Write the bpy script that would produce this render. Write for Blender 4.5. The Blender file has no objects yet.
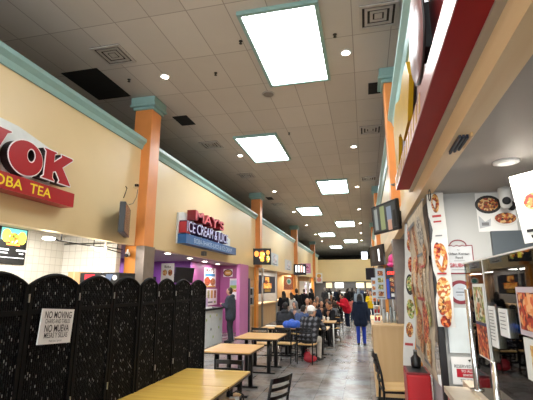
import bpy, bmesh, math, random
from mathutils import Vector, Matrix, Euler
random.seed(7)
SC = bpy.context.scene
COL = SC.collection
PI = math.pi

# ------------------------------------------------------------------ colour and materials
def lin(h):
    h = h.lstrip('#')
    out = []
    for i in (0, 2, 4):
        c = int(h[i:i+2], 16) / 255
        out.append(c / 12.92 if c <= 0.04045 else ((c + 0.055) / 1.055) ** 2.4)
    return (*out, 1.0)

MATS = {}
def mat(name, hexc, rough=0.5, metal=0.0, spec=0.5, var=0.06, scale=8.0, bump=0.0, coat=0.0):
    """plain surface with a slight procedural mottling"""
    if name in MATS: return MATS[name]
    m = bpy.data.materials.new(name); m.use_nodes = True
    nt = m.node_tree; b = nt.nodes['Principled BSDF']
    b.inputs['Roughness'].default_value = rough
    b.inputs['Metallic'].default_value = metal
    b.inputs['Specular IOR Level'].default_value = spec
    if coat: b.inputs['Coat Weight'].default_value = coat; b.inputs['Coat Roughness'].default_value = 0.15
    c = lin(hexc)
    tc = nt.nodes.new('ShaderNodeTexCoord'); nz = nt.nodes.new('ShaderNodeTexNoise')
    nz.inputs['Scale'].default_value = scale; nz.inputs['Detail'].default_value = 4
    nt.links.new(tc.outputs['Object'], nz.inputs['Vector'])
    r = nt.nodes.new('ShaderNodeValToRGB')
    r.color_ramp.elements[0].position = 0.3; r.color_ramp.elements[1].position = 0.7
    r.color_ramp.elements[0].color = (*[x * (1 - var) for x in c[:3]], 1)
    r.color_ramp.elements[1].color = (*[min(1, x * (1 + var)) for x in c[:3]], 1)
    nt.links.new(nz.outputs['Fac'], r.inputs['Fac']); nt.links.new(r.outputs['Color'], b.inputs['Base Color'])
    if bump:
        bp = nt.nodes.new('ShaderNodeBump'); bp.inputs['Strength'].default_value = bump; bp.inputs['Distance'].default_value = 0.01
        nt.links.new(nz.outputs['Fac'], bp.inputs['Height']); nt.links.new(bp.outputs['Normal'], b.inputs['Normal'])
    MATS[name] = m; return m

def mottle(name, cols, scale=30.0, rough=0.5, emit=0.0):
    """printed or lit picture of food: patches of several colours"""
    if name in MATS: return MATS[name]
    m = bpy.data.materials.new(name); m.use_nodes = True
    nt = m.node_tree; b = nt.nodes['Principled BSDF']; b.inputs['Roughness'].default_value = rough
    tc = nt.nodes.new('ShaderNodeTexCoord'); v = nt.nodes.new('ShaderNodeTexVoronoi'); v.inputs['Scale'].default_value = scale
    nt.links.new(tc.outputs['Object'], v.inputs['Vector'])
    sp = nt.nodes.new('ShaderNodeSeparateColor'); nt.links.new(v.outputs['Color'], sp.inputs['Color'])
    r = nt.nodes.new('ShaderNodeValToRGB'); r.color_ramp.interpolation = 'CONSTANT'
    while len(r.color_ramp.elements) < len(cols): r.color_ramp.elements.new(0.5)
    for i, c in enumerate(cols):
        r.color_ramp.elements[i].position = i / len(cols); r.color_ramp.elements[i].color = lin(c)
    nt.links.new(sp.outputs['Red'], r.inputs['Fac']); nt.links.new(r.outputs['Color'], b.inputs['Base Color'])
    if emit:
        nt.links.new(r.outputs['Color'], b.inputs['Emission Color']); b.inputs['Emission Strength'].default_value = emit
    MATS[name] = m; return m

def glow(name, hexc, strength):
    if name in MATS: return MATS[name]
    m = bpy.data.materials.new(name); m.use_nodes = True
    b = m.node_tree.nodes['Principled BSDF']; c = lin(hexc)
    b.inputs['Base Color'].default_value = c; b.inputs['Emission Color'].default_value = c
    b.inputs['Emission Strength'].default_value = strength; b.inputs['Roughness'].default_value = 0.4
    MATS[name] = m; return m

def node_mat(name):
    m = bpy.data.materials.new(name); m.use_nodes = True
    MATS[name] = m
    nt = m.node_tree
    def N(t, **k):
        n = nt.nodes.new(t)
        for a, v in k.items():
            if a in n.inputs: n.inputs[a].default_value = v
            else: setattr(n, a, v)
        return n
    return m, nt, nt.nodes['Principled BSDF'], N, nt.links.new

def brick_mat(name, c1, c2, mortar, w, h, msize, rough, offset=0.0, plane='xy', noise=0.0, nscale=3.0, bump=0.3, spec=0.5, rotate=0.0, cols=None):
    m, nt, b, N, L = node_mat(name)
    tc = N('ShaderNodeTexCoord'); sx = N('ShaderNodeSeparateXYZ'); cx = N('ShaderNodeCombineXYZ')
    L(tc.outputs['Object'], sx.inputs[0])
    a = {'x': 'X', 'y': 'Y', 'z': 'Z'}
    L(sx.outputs[a[plane[0]]], cx.inputs['X']); L(sx.outputs[a[plane[1]]], cx.inputs['Y'])
    br = N('ShaderNodeTexBrick', offset=offset, squash=1.0)
    br.inputs['Color1'].default_value = lin(c1); br.inputs['Color2'].default_value = lin(c2); br.inputs['Mortar'].default_value = lin(mortar)
    br.inputs['Scale'].default_value = 1.0; br.inputs['Mortar Size'].default_value = msize; br.inputs['Mortar Smooth'].default_value = 0.1
    br.inputs['Brick Width'].default_value = w; br.inputs['Row Height'].default_value = h
    L(cx.outputs[0], br.inputs['Vector'])
    out = br.outputs['Color']
    if noise:
        nz = N('ShaderNodeTexNoise'); nz.inputs['Scale'].default_value = nscale; nz.inputs['Detail'].default_value = 8; nz.inputs['Roughness'].default_value = 0.65
        L(tc.outputs['Object'], nz.inputs['Vector'])
        rp = N('ShaderNodeValToRGB')
        cc = cols or ['#808080', '#a0a0a0']
        while len(rp.color_ramp.elements) < len(cc): rp.color_ramp.elements.new(0.5)
        for i, c in enumerate(cc):
            rp.color_ramp.elements[i].position = 0.3 + 0.4 * i / (len(cc) - 1); rp.color_ramp.elements[i].color = lin(c)
        L(nz.outputs['Fac'], rp.inputs['Fac'])
        mx = N('ShaderNodeMix', data_type='RGBA', blend_type='MULTIPLY' if not cols else 'MIX')
        mx.inputs['Factor'].default_value = noise
        L(out, mx.inputs[6]); L(rp.outputs['Color'], mx.inputs[7]); out = mx.outputs[2]
    L(out, b.inputs['Base Color'])
    b.inputs['Roughness'].default_value = rough; b.inputs['Specular IOR Level'].default_value = spec
    if bump:
        bp = N('ShaderNodeBump'); bp.inputs['Strength'].default_value = bump; bp.inputs['Distance'].default_value = 0.004; bp.invert = True
        L(br.outputs['Fac'], bp.inputs['Height']); L(bp.outputs['Normal'], b.inputs['Normal'])
    return m

def wood_mat(name, c1, c2, rough=0.35, axis='y', scale=18.0, stretch=0.06, coat=0.0):
    m, nt, b, N, L = node_mat(name)
    tc = N('ShaderNodeTexCoord'); mp = N('ShaderNodeMapping')
    s = [1, 1, 1]; s['xyz'.index(axis)] = stretch; mp.inputs['Scale'].default_value = s
    L(tc.outputs['Object'], mp.inputs['Vector'])
    nz = N('ShaderNodeTexNoise'); nz.inputs['Scale'].default_value = scale; nz.inputs['Detail'].default_value = 6; nz.inputs['Distortion'].default_value = 0.6
    L(mp.outputs[0], nz.inputs['Vector'])
    rp = N('ShaderNodeValToRGB'); rp.color_ramp.elements[0].position = 0.35; rp.color_ramp.elements[1].position = 0.68
    rp.color_ramp.elements[0].color = lin(c1); rp.color_ramp.elements[1].color = lin(c2)
    L(nz.outputs['Fac'], rp.inputs['Fac']); L(rp.outputs['Color'], b.inputs['Base Color'])
    b.inputs['Roughness'].default_value = rough
    if coat: b.inputs['Coat Weight'].default_value = coat; b.inputs['Coat Roughness'].default_value = 0.2
    return m

def weave_mat(name):
    """black woven paper-fibre: upright strands crossing, each strand bulging, highlights painted as random pale dashes"""
    m, nt, b, N, L = node_mat(name)
    tc = N('ShaderNodeTexCoord'); sx = N('ShaderNodeSeparateXYZ'); cx = N('ShaderNodeCombineXYZ')
    L(tc.outputs['Object'], sx.inputs[0]); L(sx.outputs['Z'], cx.inputs['X']); L(sx.outputs['Y'], cx.inputs['Y'])
    br = N('ShaderNodeTexBrick', offset=0.5, squash=1.0)
    br.inputs['Color1'].default_value = (0, 0, 0, 1); br.inputs['Color2'].default_value = (1, 1, 1, 1); br.inputs['Mortar'].default_value = (0, 0, 0, 1)
    br.inputs['Scale'].default_value = 1.0; br.inputs['Mortar Size'].default_value = 0.008; br.inputs['Mortar Smooth'].default_value = 0.9; br.inputs['Bias'].default_value = 0.0
    br.inputs['Brick Width'].default_value = 0.034; br.inputs['Row Height'].default_value = 0.02
    L(cx.outputs[0], br.inputs['Vector'])
    rp = N('ShaderNodeValToRGB'); e = rp.color_ramp.elements; e[0].position = 0.0; e[0].color = lin('#020203'); e[1].position = 1.0; e[1].color = lin('#a8a8a4')  # pale end of the ramp paints strand highlights into the colour
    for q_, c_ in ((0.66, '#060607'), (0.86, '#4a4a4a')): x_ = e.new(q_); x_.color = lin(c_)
    L(br.outputs['Color'], rp.inputs['Fac']); L(rp.outputs['Color'], b.inputs['Base Color'])
    bp = N('ShaderNodeBump'); bp.inputs['Strength'].default_value = 0.9; bp.inputs['Distance'].default_value = 0.01; bp.invert = True
    L(br.outputs['Fac'], bp.inputs['Height']); L(bp.outputs['Normal'], b.inputs['Normal'])
    b.inputs['Roughness'].default_value = 0.6; b.inputs['Specular IOR Level'].default_value = 0.08
    return m

def plaid_mat(name):
    m, nt, b, N, L = node_mat(name)
    tc = N('ShaderNodeTexCoord'); outs = []
    for ax in 'XZ':
        w = N('ShaderNodeTexWave', wave_type='BANDS', bands_direction=ax); w.inputs['Scale'].default_value = 2.6
        L(tc.outputs['Object'], w.inputs['Vector']); outs.append(w.outputs['Fac'])
    ma = N('ShaderNodeMath', operation='ADD'); L(outs[0], ma.inputs[0]); L(outs[1], ma.inputs[1])
    rp = N('ShaderNodeValToRGB'); e = rp.color_ramp.elements
    e[0].position = 0.2; e[0].color = lin('#121317'); e[1].position = 0.8; e[1].color = lin('#686a72')
    x = e.new(0.55); x.color = lin('#26282f')
    mh = N('ShaderNodeMath', operation='MULTIPLY'); mh.inputs[1].default_value = 0.5; L(ma.outputs[0], mh.inputs[0])
    L(mh.outputs[0], rp.inputs['Fac']); L(rp.outputs['Color'], b.inputs['Base Color']); b.inputs['Roughness'].default_value = 0.9
    return m

def glass_mat(name, tint='#e8f0ee'):
    m, nt, b, N, L = node_mat(name)
    nt.nodes.remove(b)
    out = nt.nodes['Material Output']
    tr = N('ShaderNodeBsdfTransparent'); tr.inputs['Color'].default_value = lin(tint)
    gl = N('ShaderNodeBsdfGlossy'); gl.inputs['Roughness'].default_value = 0.02
    fr = N('ShaderNodeFresnel'); fr.inputs['IOR'].default_value = 1.5
    mx = N('ShaderNodeMixShader'); L(fr.outputs[0], mx.inputs[0]); L(tr.outputs[0], mx.inputs[1]); L(gl.outputs[0], mx.inputs[2])
    L(mx.outputs[0], out.inputs['Surface'])
    return m

# ------------------------------------------------------------------ mesh helpers
TXT = {}
def text_mesh(s, bold=0.0, extrude=0.0, bevel=0.0, align='CENTER', shear=0.0):
    k = (s, bold, extrude, bevel, align, shear)
    if k in TXT: return TXT[k]
    cu = bpy.data.curves.new('txt', 'FONT'); cu.body = s; cu.size = 1.0; cu.offset = bold; cu.extrude = extrude; cu.bevel_depth = bevel
    cu.align_x = align; cu.align_y = 'CENTER'; cu.shear = shear; cu.resolution_u = 4
    o = bpy.data.objects.new('txt', cu); COL.objects.link(o)
    dg = bpy.context.evaluated_depsgraph_get()
    me = bpy.data.meshes.new_from_object(o.evaluated_get(dg))
    COL.objects.unlink(o); bpy.data.objects.remove(o); bpy.data.curves.remove(cu)
    TXT[k] = me; return me

class MB:
    def __init__(s): s.bm = bmesh.new(); s.mats = []; s.smooth = False
    def mi(s, m):
        if m is None: return 0
        if m not in s.mats: s.mats.append(m)
        return s.mats.index(m)
    def poly(s, pts, m=None, smooth=False):
        f = s.bm.faces.new([s.bm.verts.new(p) for p in pts]); f.material_index = s.mi(m); f.smooth = smooth; return f
    def hexa(s, p, m=None):
        v = [s.bm.verts.new(x) for x in p]; k = s.mi(m)
        for q in ((0,3,2,1),(4,5,6,7),(0,1,5,4),(1,2,6,5),(2,3,7,6),(3,0,4,7)):
            f = s.bm.faces.new([v[i] for i in q]); f.material_index = k
    def box(s, x0, x1, y0, y1, z0, z1, m=None):
        s.hexa([(x0,y0,z0),(x1,y0,z0),(x1,y1,z0),(x0,y1,z0),(x0,y0,z1),(x1,y0,z1),(x1,y1,z1),(x0,y1,z1)], m); return s
    def rbox(s, x0, x1, y0, y1, z0, z1, m=None, r=0.01, seg=2):
        """box with rounded edges"""
        t = bmesh.new(); bmesh.ops.create_cube(t, size=1.0)
        for v in t.verts:
            v.co = Vector(((x0+x1)/2 + v.co.x*(x1-x0), (y0+y1)/2 + v.co.y*(y1-y0), (z0+z1)/2 + v.co.z*(z1-z0)))
        bmesh.ops.bevel(t, geom=list(t.edges), offset=r, segments=seg, profile=0.5, affect='EDGES')
        s.add_bm(t, Matrix(), m); t.free(); return s
    def add_bm(s, t, M, m=None, smooth=False):
        k = s.mi(m); mp = {v: s.bm.verts.new(M @ v.co) for v in t.verts}
        for f in t.faces:
            try: nf = s.bm.faces.new([mp[v] for v in f.verts])
            except ValueError: continue
            nf.material_index = k; nf.smooth = smooth or f.smooth
    def add_me(s, me, M, m=None, smooth=False):
        k = s.mi(m); vs = [s.bm.verts.new(M @ v.co) for v in me.vertices]
        for p in me.polygons:
            try: f = s.bm.faces.new([vs[i] for i in p.vertices])
            except ValueError: continue
            f.material_index = k; f.smooth = smooth
    def frame(s, d):
        d = Vector(d).normalized(); a = Vector((0,0,1)) if abs(d.z) < 0.95 else Vector((1,0,0))
        u = d.cross(a).normalized(); return d, u, u.cross(d).normalized()
    def tube(s, pts, r, m=None, n=8, radii=None):
        pts = [Vector(p) for p in pts]; rings = []; k = s.mi(m)
        for i, p in enumerate(pts):
            d = (pts[min(i+1, len(pts)-1)] - pts[max(i-1, 0)])
            d, u, w = s.frame(d); rr = radii[i] if radii else r
            rings.append([s.bm.verts.new(p + (u*math.cos(2*PI*j/n) + w*math.sin(2*PI*j/n))*rr) for j in range(n)])
        for a, b in zip(rings, rings[1:]):
            for j in range(n):
                f = s.bm.faces.new([a[j], a[(j+1)%n], b[(j+1)%n], b[j]]); f.smooth = True; f.material_index = k
        for rg, rev in ((rings[0], 1), (rings[-1], 0)):
            f = s.bm.faces.new(list(reversed(rg)) if rev else rg); f.material_index = k
        return s
    def bar(s, p0, p1, w, h, m=None, up=(0,0,1)):
        p0, p1 = Vector(p0), Vector(p1); d = (p1-p0).normalized(); u = Vector(up)
        if abs(d.dot(u)) > 0.95: u = Vector((1,0,0))
        r = d.cross(u).normalized(); u = r.cross(d).normalized()
        c = [(-1,-1),(1,-1),(1,1),(-1,1)]
        s.hexa([p0 + r*a*w/2 + u*b*h/2 for a, b in c] + [p1 + r*a*w/2 + u*b*h/2 for a, b in c], m); return s
    def lathe(s, prof, c=(0,0,0), m=None, n=20, axis=None):
        """prof: (radius, height) pairs; axis: direction (default up)"""
        k = s.mi(m); d, u, w = s.frame(axis or (0,0,1)); c = Vector(c); rings = []
        for r, h in prof:
            rings.append([s.bm.verts.new(c + d*h + (u*math.cos(2*PI*j/n) + w*math.sin(2*PI*j/n))*max(r, 1e-4)) for j in range(n)])
        for a, b in zip(rings, rings[1:]):
            for j in range(n):
                f = s.bm.faces.new([a[j], a[(j+1)%n], b[(j+1)%n], b[j]]); f.smooth = True; f.material_index = k
        f = s.bm.faces.new(list(reversed(rings[0]))); f.material_index = k
        f = s.bm.faces.new(rings[-1]); f.material_index = k
        return s
    def prism(s, outline, o, r, u, depth, m=None):
        """outline in (r,u) coordinates, thickened along r x u"""
        o, r, u = Vector(o), Vector(r).normalized(), Vector(u).normalized(); n = r.cross(u); k = s.mi(m)
        f0 = [s.bm.verts.new(o + r*a + u*b) for a, b in outline]; f1 = [s.bm.verts.new(o + r*a + u*b + n*depth) for a, b in outline]
        N = len(outline)
        s.bm.faces.new(list(reversed(f0))).material_index = k; s.bm.faces.new(f1).material_index = k
        for i in range(N):
            s.bm.faces.new([f0[i], f0[(i+1)%N], f1[(i+1)%N], f1[i]]).material_index = k
        return s
    def ell(s, c, r, m=None, rot=None, n=14):
        t = bmesh.new(); bmesh.ops.create_uvsphere(t, u_segments=n, v_segments=max(6, n*2//3), radius=1.0)
        M = Matrix.Translation(c) @ (rot or Matrix()) @ Matrix.Diagonal((*r, 1)); s.add_bm(t, M, m, True); t.free(); return s
    def caps(s, p0, p1, r0, r1, m=None, n=10):
        p0, p1 = Vector(p0), Vector(p1); L = (p1-p0).length
        if L < 1e-5: return s.ell(p0, (r0,)*3, m)
        prof = [(r0*math.sin(a), -r0*math.cos(a)) for a in (0.05, .4, .8, 1.2, PI/2)] + [(r1*math.cos(a), L + r1*math.sin(a)) for a in (0, .4, .8, 1.2, PI/2-.05)]
        return s.lathe(prof, p0, m, n, p1-p0)
    def shapes(s, items, o, r, u, lift=0.0012):
        """flat printed matter laid on a surface: centre o, right r, up u"""
        o, r, u = Vector(o), Vector(r).normalized(), Vector(u).normalized(); n = r.cross(u)
        for i, it in enumerate(items):
            z = n * lift * (1 + 0.25*i); t = it[0]
            if t == 'r':
                _, x, y, w, h, m = it
                s.poly([o + r*(x+a*w/2) + u*(y+b*h/2) + z for a, b in ((-1,-1),(1,-1),(1,1),(-1,1))], m)
            elif t == 'e':
                _, x, y, rx, ry, m = it
                s.poly([o + r*(x+rx*math.cos(2*PI*j/24)) + u*(y+ry*math.sin(2*PI*j/24)) + z for j in range(24)], m)
            elif t == 'p':
                _, pts, m = it
                s.poly([o + r*a + u*b + z for a, b in pts], m)
            elif t == 't':
                _, x, y, size, txt, m = it[:6]; bold = it[6] if len(it) > 6 else 0.0; sx = it[7] if len(it) > 7 else 1.0
                M = Matrix.Translation(o + r*x + u*y + z) @ Matrix(((r.x,u.x,n.x,0),(r.y,u.y,n.y,0),(r.z,u.z,n.z,0),(0,0,0,1))) @ Matrix.Diagonal((size*sx, size, size, 1))
                s.add_me(text_mesh(txt, bold), M, m)
        return s
    def done(s, name, m=None, parent=None, fix=True):
        me = bpy.data.meshes.new(name)
        if fix: bmesh.ops.recalc_face_normals(s.bm, faces=list(s.bm.faces)) if fix == 'recalc' else None
        s.bm.to_mesh(me); s.bm.free()
        for x in (s.mats or ([m] if m else [])): me.materials.append(x)
        o = bpy.data.objects.new(name, me); COL.objects.link(o)
        if parent is not None: o.parent = parent
        return o

def tag(o, label=None, cat=None, group=None, kind=None):
    if label: o['label'] = label
    if cat: o['category'] = cat
    if group: o['group'] = group
    if kind: o['kind'] = kind
    return o
def thing(name, label, cat, loc=(0,0,0), rz=0.0, group=None):
    o = bpy.data.objects.new(name, None); COL.objects.link(o); o.empty_display_size = 0.1
    o.location = loc; o.rotation_euler = (0, 0, rz); return tag(o, label, cat, group)
def struct(name, mb, m=None):
    return tag(mb.done(name, m), kind='structure')
KIDS = {}
def kids(o): return [c for c in bpy.data.objects if c.parent is o]
def copy_tree(o, parent=None, label=None, loc=None, rz=None, group=None):
    c = o.copy(); COL.objects.link(c)
    if parent is not None: c.parent = parent
    for ch in kids(o): copy_tree(ch, c)
    if label: c['label'] = label
    if group: c['group'] = group
    if loc is not None: c.location = loc
    if rz is not None: c.rotation_euler = (0, 0, rz)
    return c
def boxes(*a):
    mb = MB()
    for b in a: mb.box(*b)
    return mb
X, Y, Z = Vector((1,0,0)), Vector((0,1,0)), Vector((0,0,1))

# ------------------------------------------------------------------ camera (26 mm phone lens, held level, tipped up about 12 degrees)
F, CX, CY, VX, VY = 400.0, 266.5, 200.0, 365.5, 287.0
d = Vector(((VX-CX)/F, -(VY-CY)/F, -1)).normalized(); up = Vector((0, -d.z, d.y)).normalized(); rt = d.cross(up)
R = Matrix((rt, d, up))
cam = bpy.data.cameras.new('camera'); cam.sensor_width = 36; cam.lens = F/533*36; cam.clip_start = 0.05; cam.clip_end = 200
co = bpy.data.objects.new('camera', cam); COL.objects.link(co); co.matrix_world = Matrix.Translation((0,0,1.8)) @ R.to_4x4()
SC.camera = co

# ------------------------------------------------------------------ shared materials
beige = mat('beige_wall_paint', '#e0c798', 0.38, spec=0.45, var=0.02, scale=1.5)
beige_end = mat('beige_end_wall_paint', '#f6e0aa', 0.6, var=0.03, scale=0.7)
teal = mat('teal_paint', '#8fb4b0', 0.35, var=0.03)
orange = mat('orange_pillar_paint', '#dc8c4a', 0.4, var=0.05, scale=3)
steel = mat('brushed_steel', '#a8a6a2', 0.3, 0.9, var=0.08, scale=20)
chrome = mat('chrome', '#dcdcdc', 0.12, 1.0, var=0.0)
white = mat('white_plastic', '#e6e6e2', 0.4, var=0.02)
paper = mat('white_paper', '#e9e9e6', 0.6, var=0.02)
ink = mat('black_ink', '#1c1c1e', 0.6, var=0.0)
grey_ink = mat('grey_print', '#77787a', 0.6, var=0.05, scale=60)
black = mat('black_plastic', '#141416', 0.4, var=0.05)
blackm = mat('black_metal', '#121214', 0.35, 0.3, var=0.05)
dark = mat('dark_void', '#17181a', 0.8, var=0.1)
stall_ceiling = mat('stall_ceiling_paint', '#b3ada3', 0.7, var=0.03, scale=2)
maple = wood_mat('maple_laminate', '#d8b07a', '#e0bc88', 0.4, 'z', 10)
table_yel = wood_mat('yellow_table_laminate', '#d2a648', '#e6c164', 0.3, 'x', 14, coat=0.2)
table_or = wood_mat('orange_table_laminate', '#d6a868', '#e0b67c', 0.35, 'x', 14)
seat_wood = wood_mat('seat_ply', '#cfa566', '#ddb87c', 0.4, 'y', 14)
red_paint = mat('red_gloss_panel', '#b0191f', 0.3, var=0.04)
maroon = mat('maroon_sign_face', '#6d1f22', 0.35, var=0.05)
food1 = mottle('food_print_brown', ['#8a4a22', '#c98a3e', '#5a2e18', '#d9b27a', '#a3381f'], 60)
food2 = mottle('food_print_orange', ['#c98a44', '#d9ae68', '#a8602f', '#e6d3a4', '#b0562f'], 45)
food3 = mottle('food_print_green', ['#5f7a35', '#9fae5a', '#c9b070', '#7a5a30', '#d7d2b0'], 50)
food4 = mottle('food_print_red', ['#b33a22', '#d96a35', '#8a2418', '#e2a26a', '#5f1a14'], 50)
# ================================================================== THE SETTING
CEIL = 6.1
m, nt, b, N, L = node_mat('floor_tile')
MATS.pop('floor_tile')
floor_m = brick_mat('floor_slate_tile', '#8c7768', '#75787a', '#4a443e', 0.46, 0.46, 0.008, 0.24, 0.0, 'xy', 0.5, 2.2, 0.15, cols=['#4d4239', '#736e69', '#9c9c9a', '#6b5a4c'])
struct('floor', boxes((-9, 4, -7, 58, -0.1, 0)), floor_m)
ceil_m = brick_mat('ceiling_tile', '#e8e4dd', '#dedad3', '#b3afa8', 1.28, 0.64, 0.008, 0.85, 0.0, 'yx', 0.35, 0.9, 0.3, spec=0.2)
struct('ceiling', boxes((-9, 4, -7, 58, CEIL, CEIL+0.1)), ceil_m)
WL, WR = -4.78, 0.72
struct('wall_left', boxes((WL-0.14, WL, -7, 43, 2.67, 4.96)), beige)
struct('wall_right', boxes((WR, WR+0.14, -7, 43, 2.72, 4.96)), beige)
def cornice(name, x, sgn):
    mb = MB(); pr = [(0, 4.84), (0.03, 4.84), (0.045, 4.88), (0.06, 4.93), (0.10, 4.97), (0.13, 5.0), (0.13, 5.07), (-0.14, 5.07), (-0.14, 4.95), (0, 4.95)]
    mb.prism([(sgn*a, z) for a, z in pr], (x, -7, 0), (1,0,0), (0,0,1), -50.0); return struct(name, mb, teal)
cornice('trim_left_cornice', WL, 1); cornice('trim_right_cornice', WR, -1)
# unseen dark walls added to keep ambient light out of the roof space
struct('wall_light_block_left', boxes((-9.2, -9, -7, 58, 0, CEIL)), mat('roof_space_dark', '#3a3836', 0.9))
struct('wall_light_block_right', boxes((4, 4.2, -7, 58, 0, CEIL)), MATS['roof_space_dark'])
# end of the hall
struct('wall_end', boxes((-9, 4, 43, 43.2, 2.36, 4.62)), beige_end)
struct('wall_behind_end_stalls', boxes((-9, 4, 49, 49.2, 0, 2.6), (-9, 4, 57, 57.2, 2.6, CEIL)), mat('dim_grey_wall', '#4a4744', 0.8))
struct('ceiling_end_stalls', boxes((-9, 4, 43.2, 57, 2.55, 2.6)), stall_ceiling)
# stall ceilings and walls
struct('ceiling_left_stalls', boxes((-9, WL-0.14, 7.4, 43, 2.69, 2.72)), stall_ceiling)
struct('ceiling_tea_stall', boxes((-9, WL-0.14, -7, 7.4, 2.87, 2.9)), stall_ceiling)
struct('ceiling_left_roof_deck', boxes((-9, WL-0.14, -7, 43, 2.91, 2.95)), MATS['roof_space_dark'])
struct('ceiling_right_stalls', boxes((0.655, 4, -7, 12, 2.66, 2.71)), mat('grey_stall_ceiling', '#a59f98', 0.5, var=0.03, scale=1.2))
tile_x = brick_mat('white_wall_tile_less_lit', '#d6d3c9', '#cfccc2', '#b5b1a6', 0.15, 0.15, 0.005, 0.3, 0.0, 'yz', bump=0.2)  # same white tile, its weaker light put into a darker colour
tile_y = brick_mat('white_wall_tile_partition', '#e4e1d8', '#dedbd1', '#bfbbb1', 0.15, 0.15, 0.005, 0.3, 0.0, 'xz', bump=0.2)
struct('wall_tea_stall_back', boxes((-6.5, -6.3, -7, 7.4, 0, 2.87)), tile_x)
struct('wall_tea_stall_partition', boxes((-6.5, -5.0, 7.4, 7.55, 0, 2.87)), tile_y)
pink = mat('magenta_stall_paint', '#a05588', 0.5, var=0.03, scale=2)
pink2 = mat('pink_pilaster_paint', '#c476aa', 0.45, var=0.03, scale=2)
purple = mat('purple_stall_paint', '#8c4f98', 0.5, var=0.03, scale=2)
struct('wall_purple_stall_back', boxes((-7.6, -7.45, 7.85, 13.3, 0, 2.69)), purple)
struct('wall_purple_stall_return', boxes((-7.45, -5.92, 13.15, 13.3, 0, 2.69), ), purple)
struct('wall_pink_stall_back', boxes((-6.05, -5.92, 13.3, 16.3, 0, 2.69)), pink)
struct('wall_pink_stall_return', boxes((-5.92, -4.75, 16.2, 16.3, 0, 2.69)), pink)
struct('wall_pink_pilaster', boxes((-4.86, -4.72, 15.15, 16.3, 0, 2.69)), pink2)
tan = wood_mat('tan_wood_panel', '#b0895a', '#c49c6a', 0.45, 'z', 10)
struct('wall_far_stall_backs', boxes((-6.6, -6.45, 15.7, 43, 0, 2.69)), mat('brown_stall_back', '#6d5a48', 0.7, var=0.15, scale=1.2))
struct('wall_far_stall_header', boxes((-4.95, -4.8, 15.75, 17.4, 2.1, 2.67)), tan)
for i, yy in enumerate((17.5, 22.3, 29.6, 36.0)):
    struct('wall_stall_divider', boxes((-6.45, -4.82, yy, yy+0.2, 0, 2.69)), [tan, mat('grey_stall_divider', '#8c8984', 0.5), tan, tan][i])
# right stall side wall (grey paint, with a dark slate door panel further in)
grey_wall = mat('pale_grey_stall_wall', '#b3b4b0', 0.5, var=0.02, scale=1.5)
struct('wall_right_stall_side', boxes((0.66, 4, 3.98, 4.1, 0, 2.66)), grey_wall)
struct('wall_right_stall_back', boxes((3.2, 3.3, -7, 3.98, 0, 2.66)), mat('dim_kitchen_wall', '#5b5853', 0.6, var=0.06))
struct('door_1', boxes((1.12, 2.3, 3.94, 3.98, 0, 2.29)), mat('slate_blue_door', '#4d565c', 0.5, var=0.03))
struct('wall_right_far_stalls', boxes((2.2, 2.3, 4.1, 43, 0, 2.72)), mat('brown_stall_back2', '#75695e', 0.7, var=0.15, scale=1.2))
struct('trim_right_soffit', boxes((0.54, 0.655, -7, 30, 2.655, 2.92)), wood_mat('tan_soffit_laminate', '#e8c796', '#f0d4a8', 0.4, 'y', 8))
struct('trim_right_grey_strip', boxes((0.50, 0.54, -7, 4.4, 2.79, 2.92)), mat('grey_metal_strip', '#b5ac9e', 0.4, 0.1))

# ------------------------------------------------------------------ pillars
def pillar(y, side, label, clad=True):
    s = 1 if side < 0 else -1
    xw = WL if side < 0 else WR
    x0, x1 = (xw - 0.22, xw + 0.22)                     # reaches into the wall and stands proud of it
    t = thing('pillar', label, 'pillar', (xw, y, 0), 0, 'orange pillars along the hall'); w = 0.22 if s > 0 else 0.165
    mb = MB(); mb.rbox(-w, w, 0, 0.42, 2.66, 5.86, r=0.015); mb.done('shaft', orange, t)
    mb = MB(); mb.rbox(-w-.04, w+.04, -0.04, 0.46, 5.80, 5.87, r=0.012); mb.rbox(-w-.1, w+.1, -0.09, 0.51, 5.87, 5.93, r=0.012); mb.rbox(-w-.08, w+.08, -0.08, 0.50, 5.93, CEIL-0.001, r=0.012); mb.done('cap', teal, t)
    mb = MB(); mb.box(-w, 0.05 if s > 0 else w, 0, 0.42, 0, 2.66); mb.done('base_shaft', mat('orange_stall_paint', '#e8953c', 0.4, var=0.03), t)
    if clad:
        mb = MB()
        if s > 0: mb.box(0.05, 0.25, -0.01, 0.43, 0, 2.66)
        else: mb.box(-0.19, 0.04, -0.03, 0.44, 0, 2.66)
        mb.done('metal_cladding', mat('pillar_cladding', '#8b8078', 0.35, 0.5, var=0.08), t)
    return t
ords = ['nearest', 'second', 'third', 'fourth']
for i, yy in enumerate((7.7, 17.6, 28.0, 38.5)):
    pillar(yy, -1, f'{ords[i]} orange pillar with teal cap from the camera along the wall of the tea and ice cream stalls', i == 0)
for i, yy in enumerate((7.7, 17.6, 28.0)):
    pillar(yy, 1, f'{ords[i]} orange pillar with teal cap from the camera along the maroon sign side')

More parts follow.
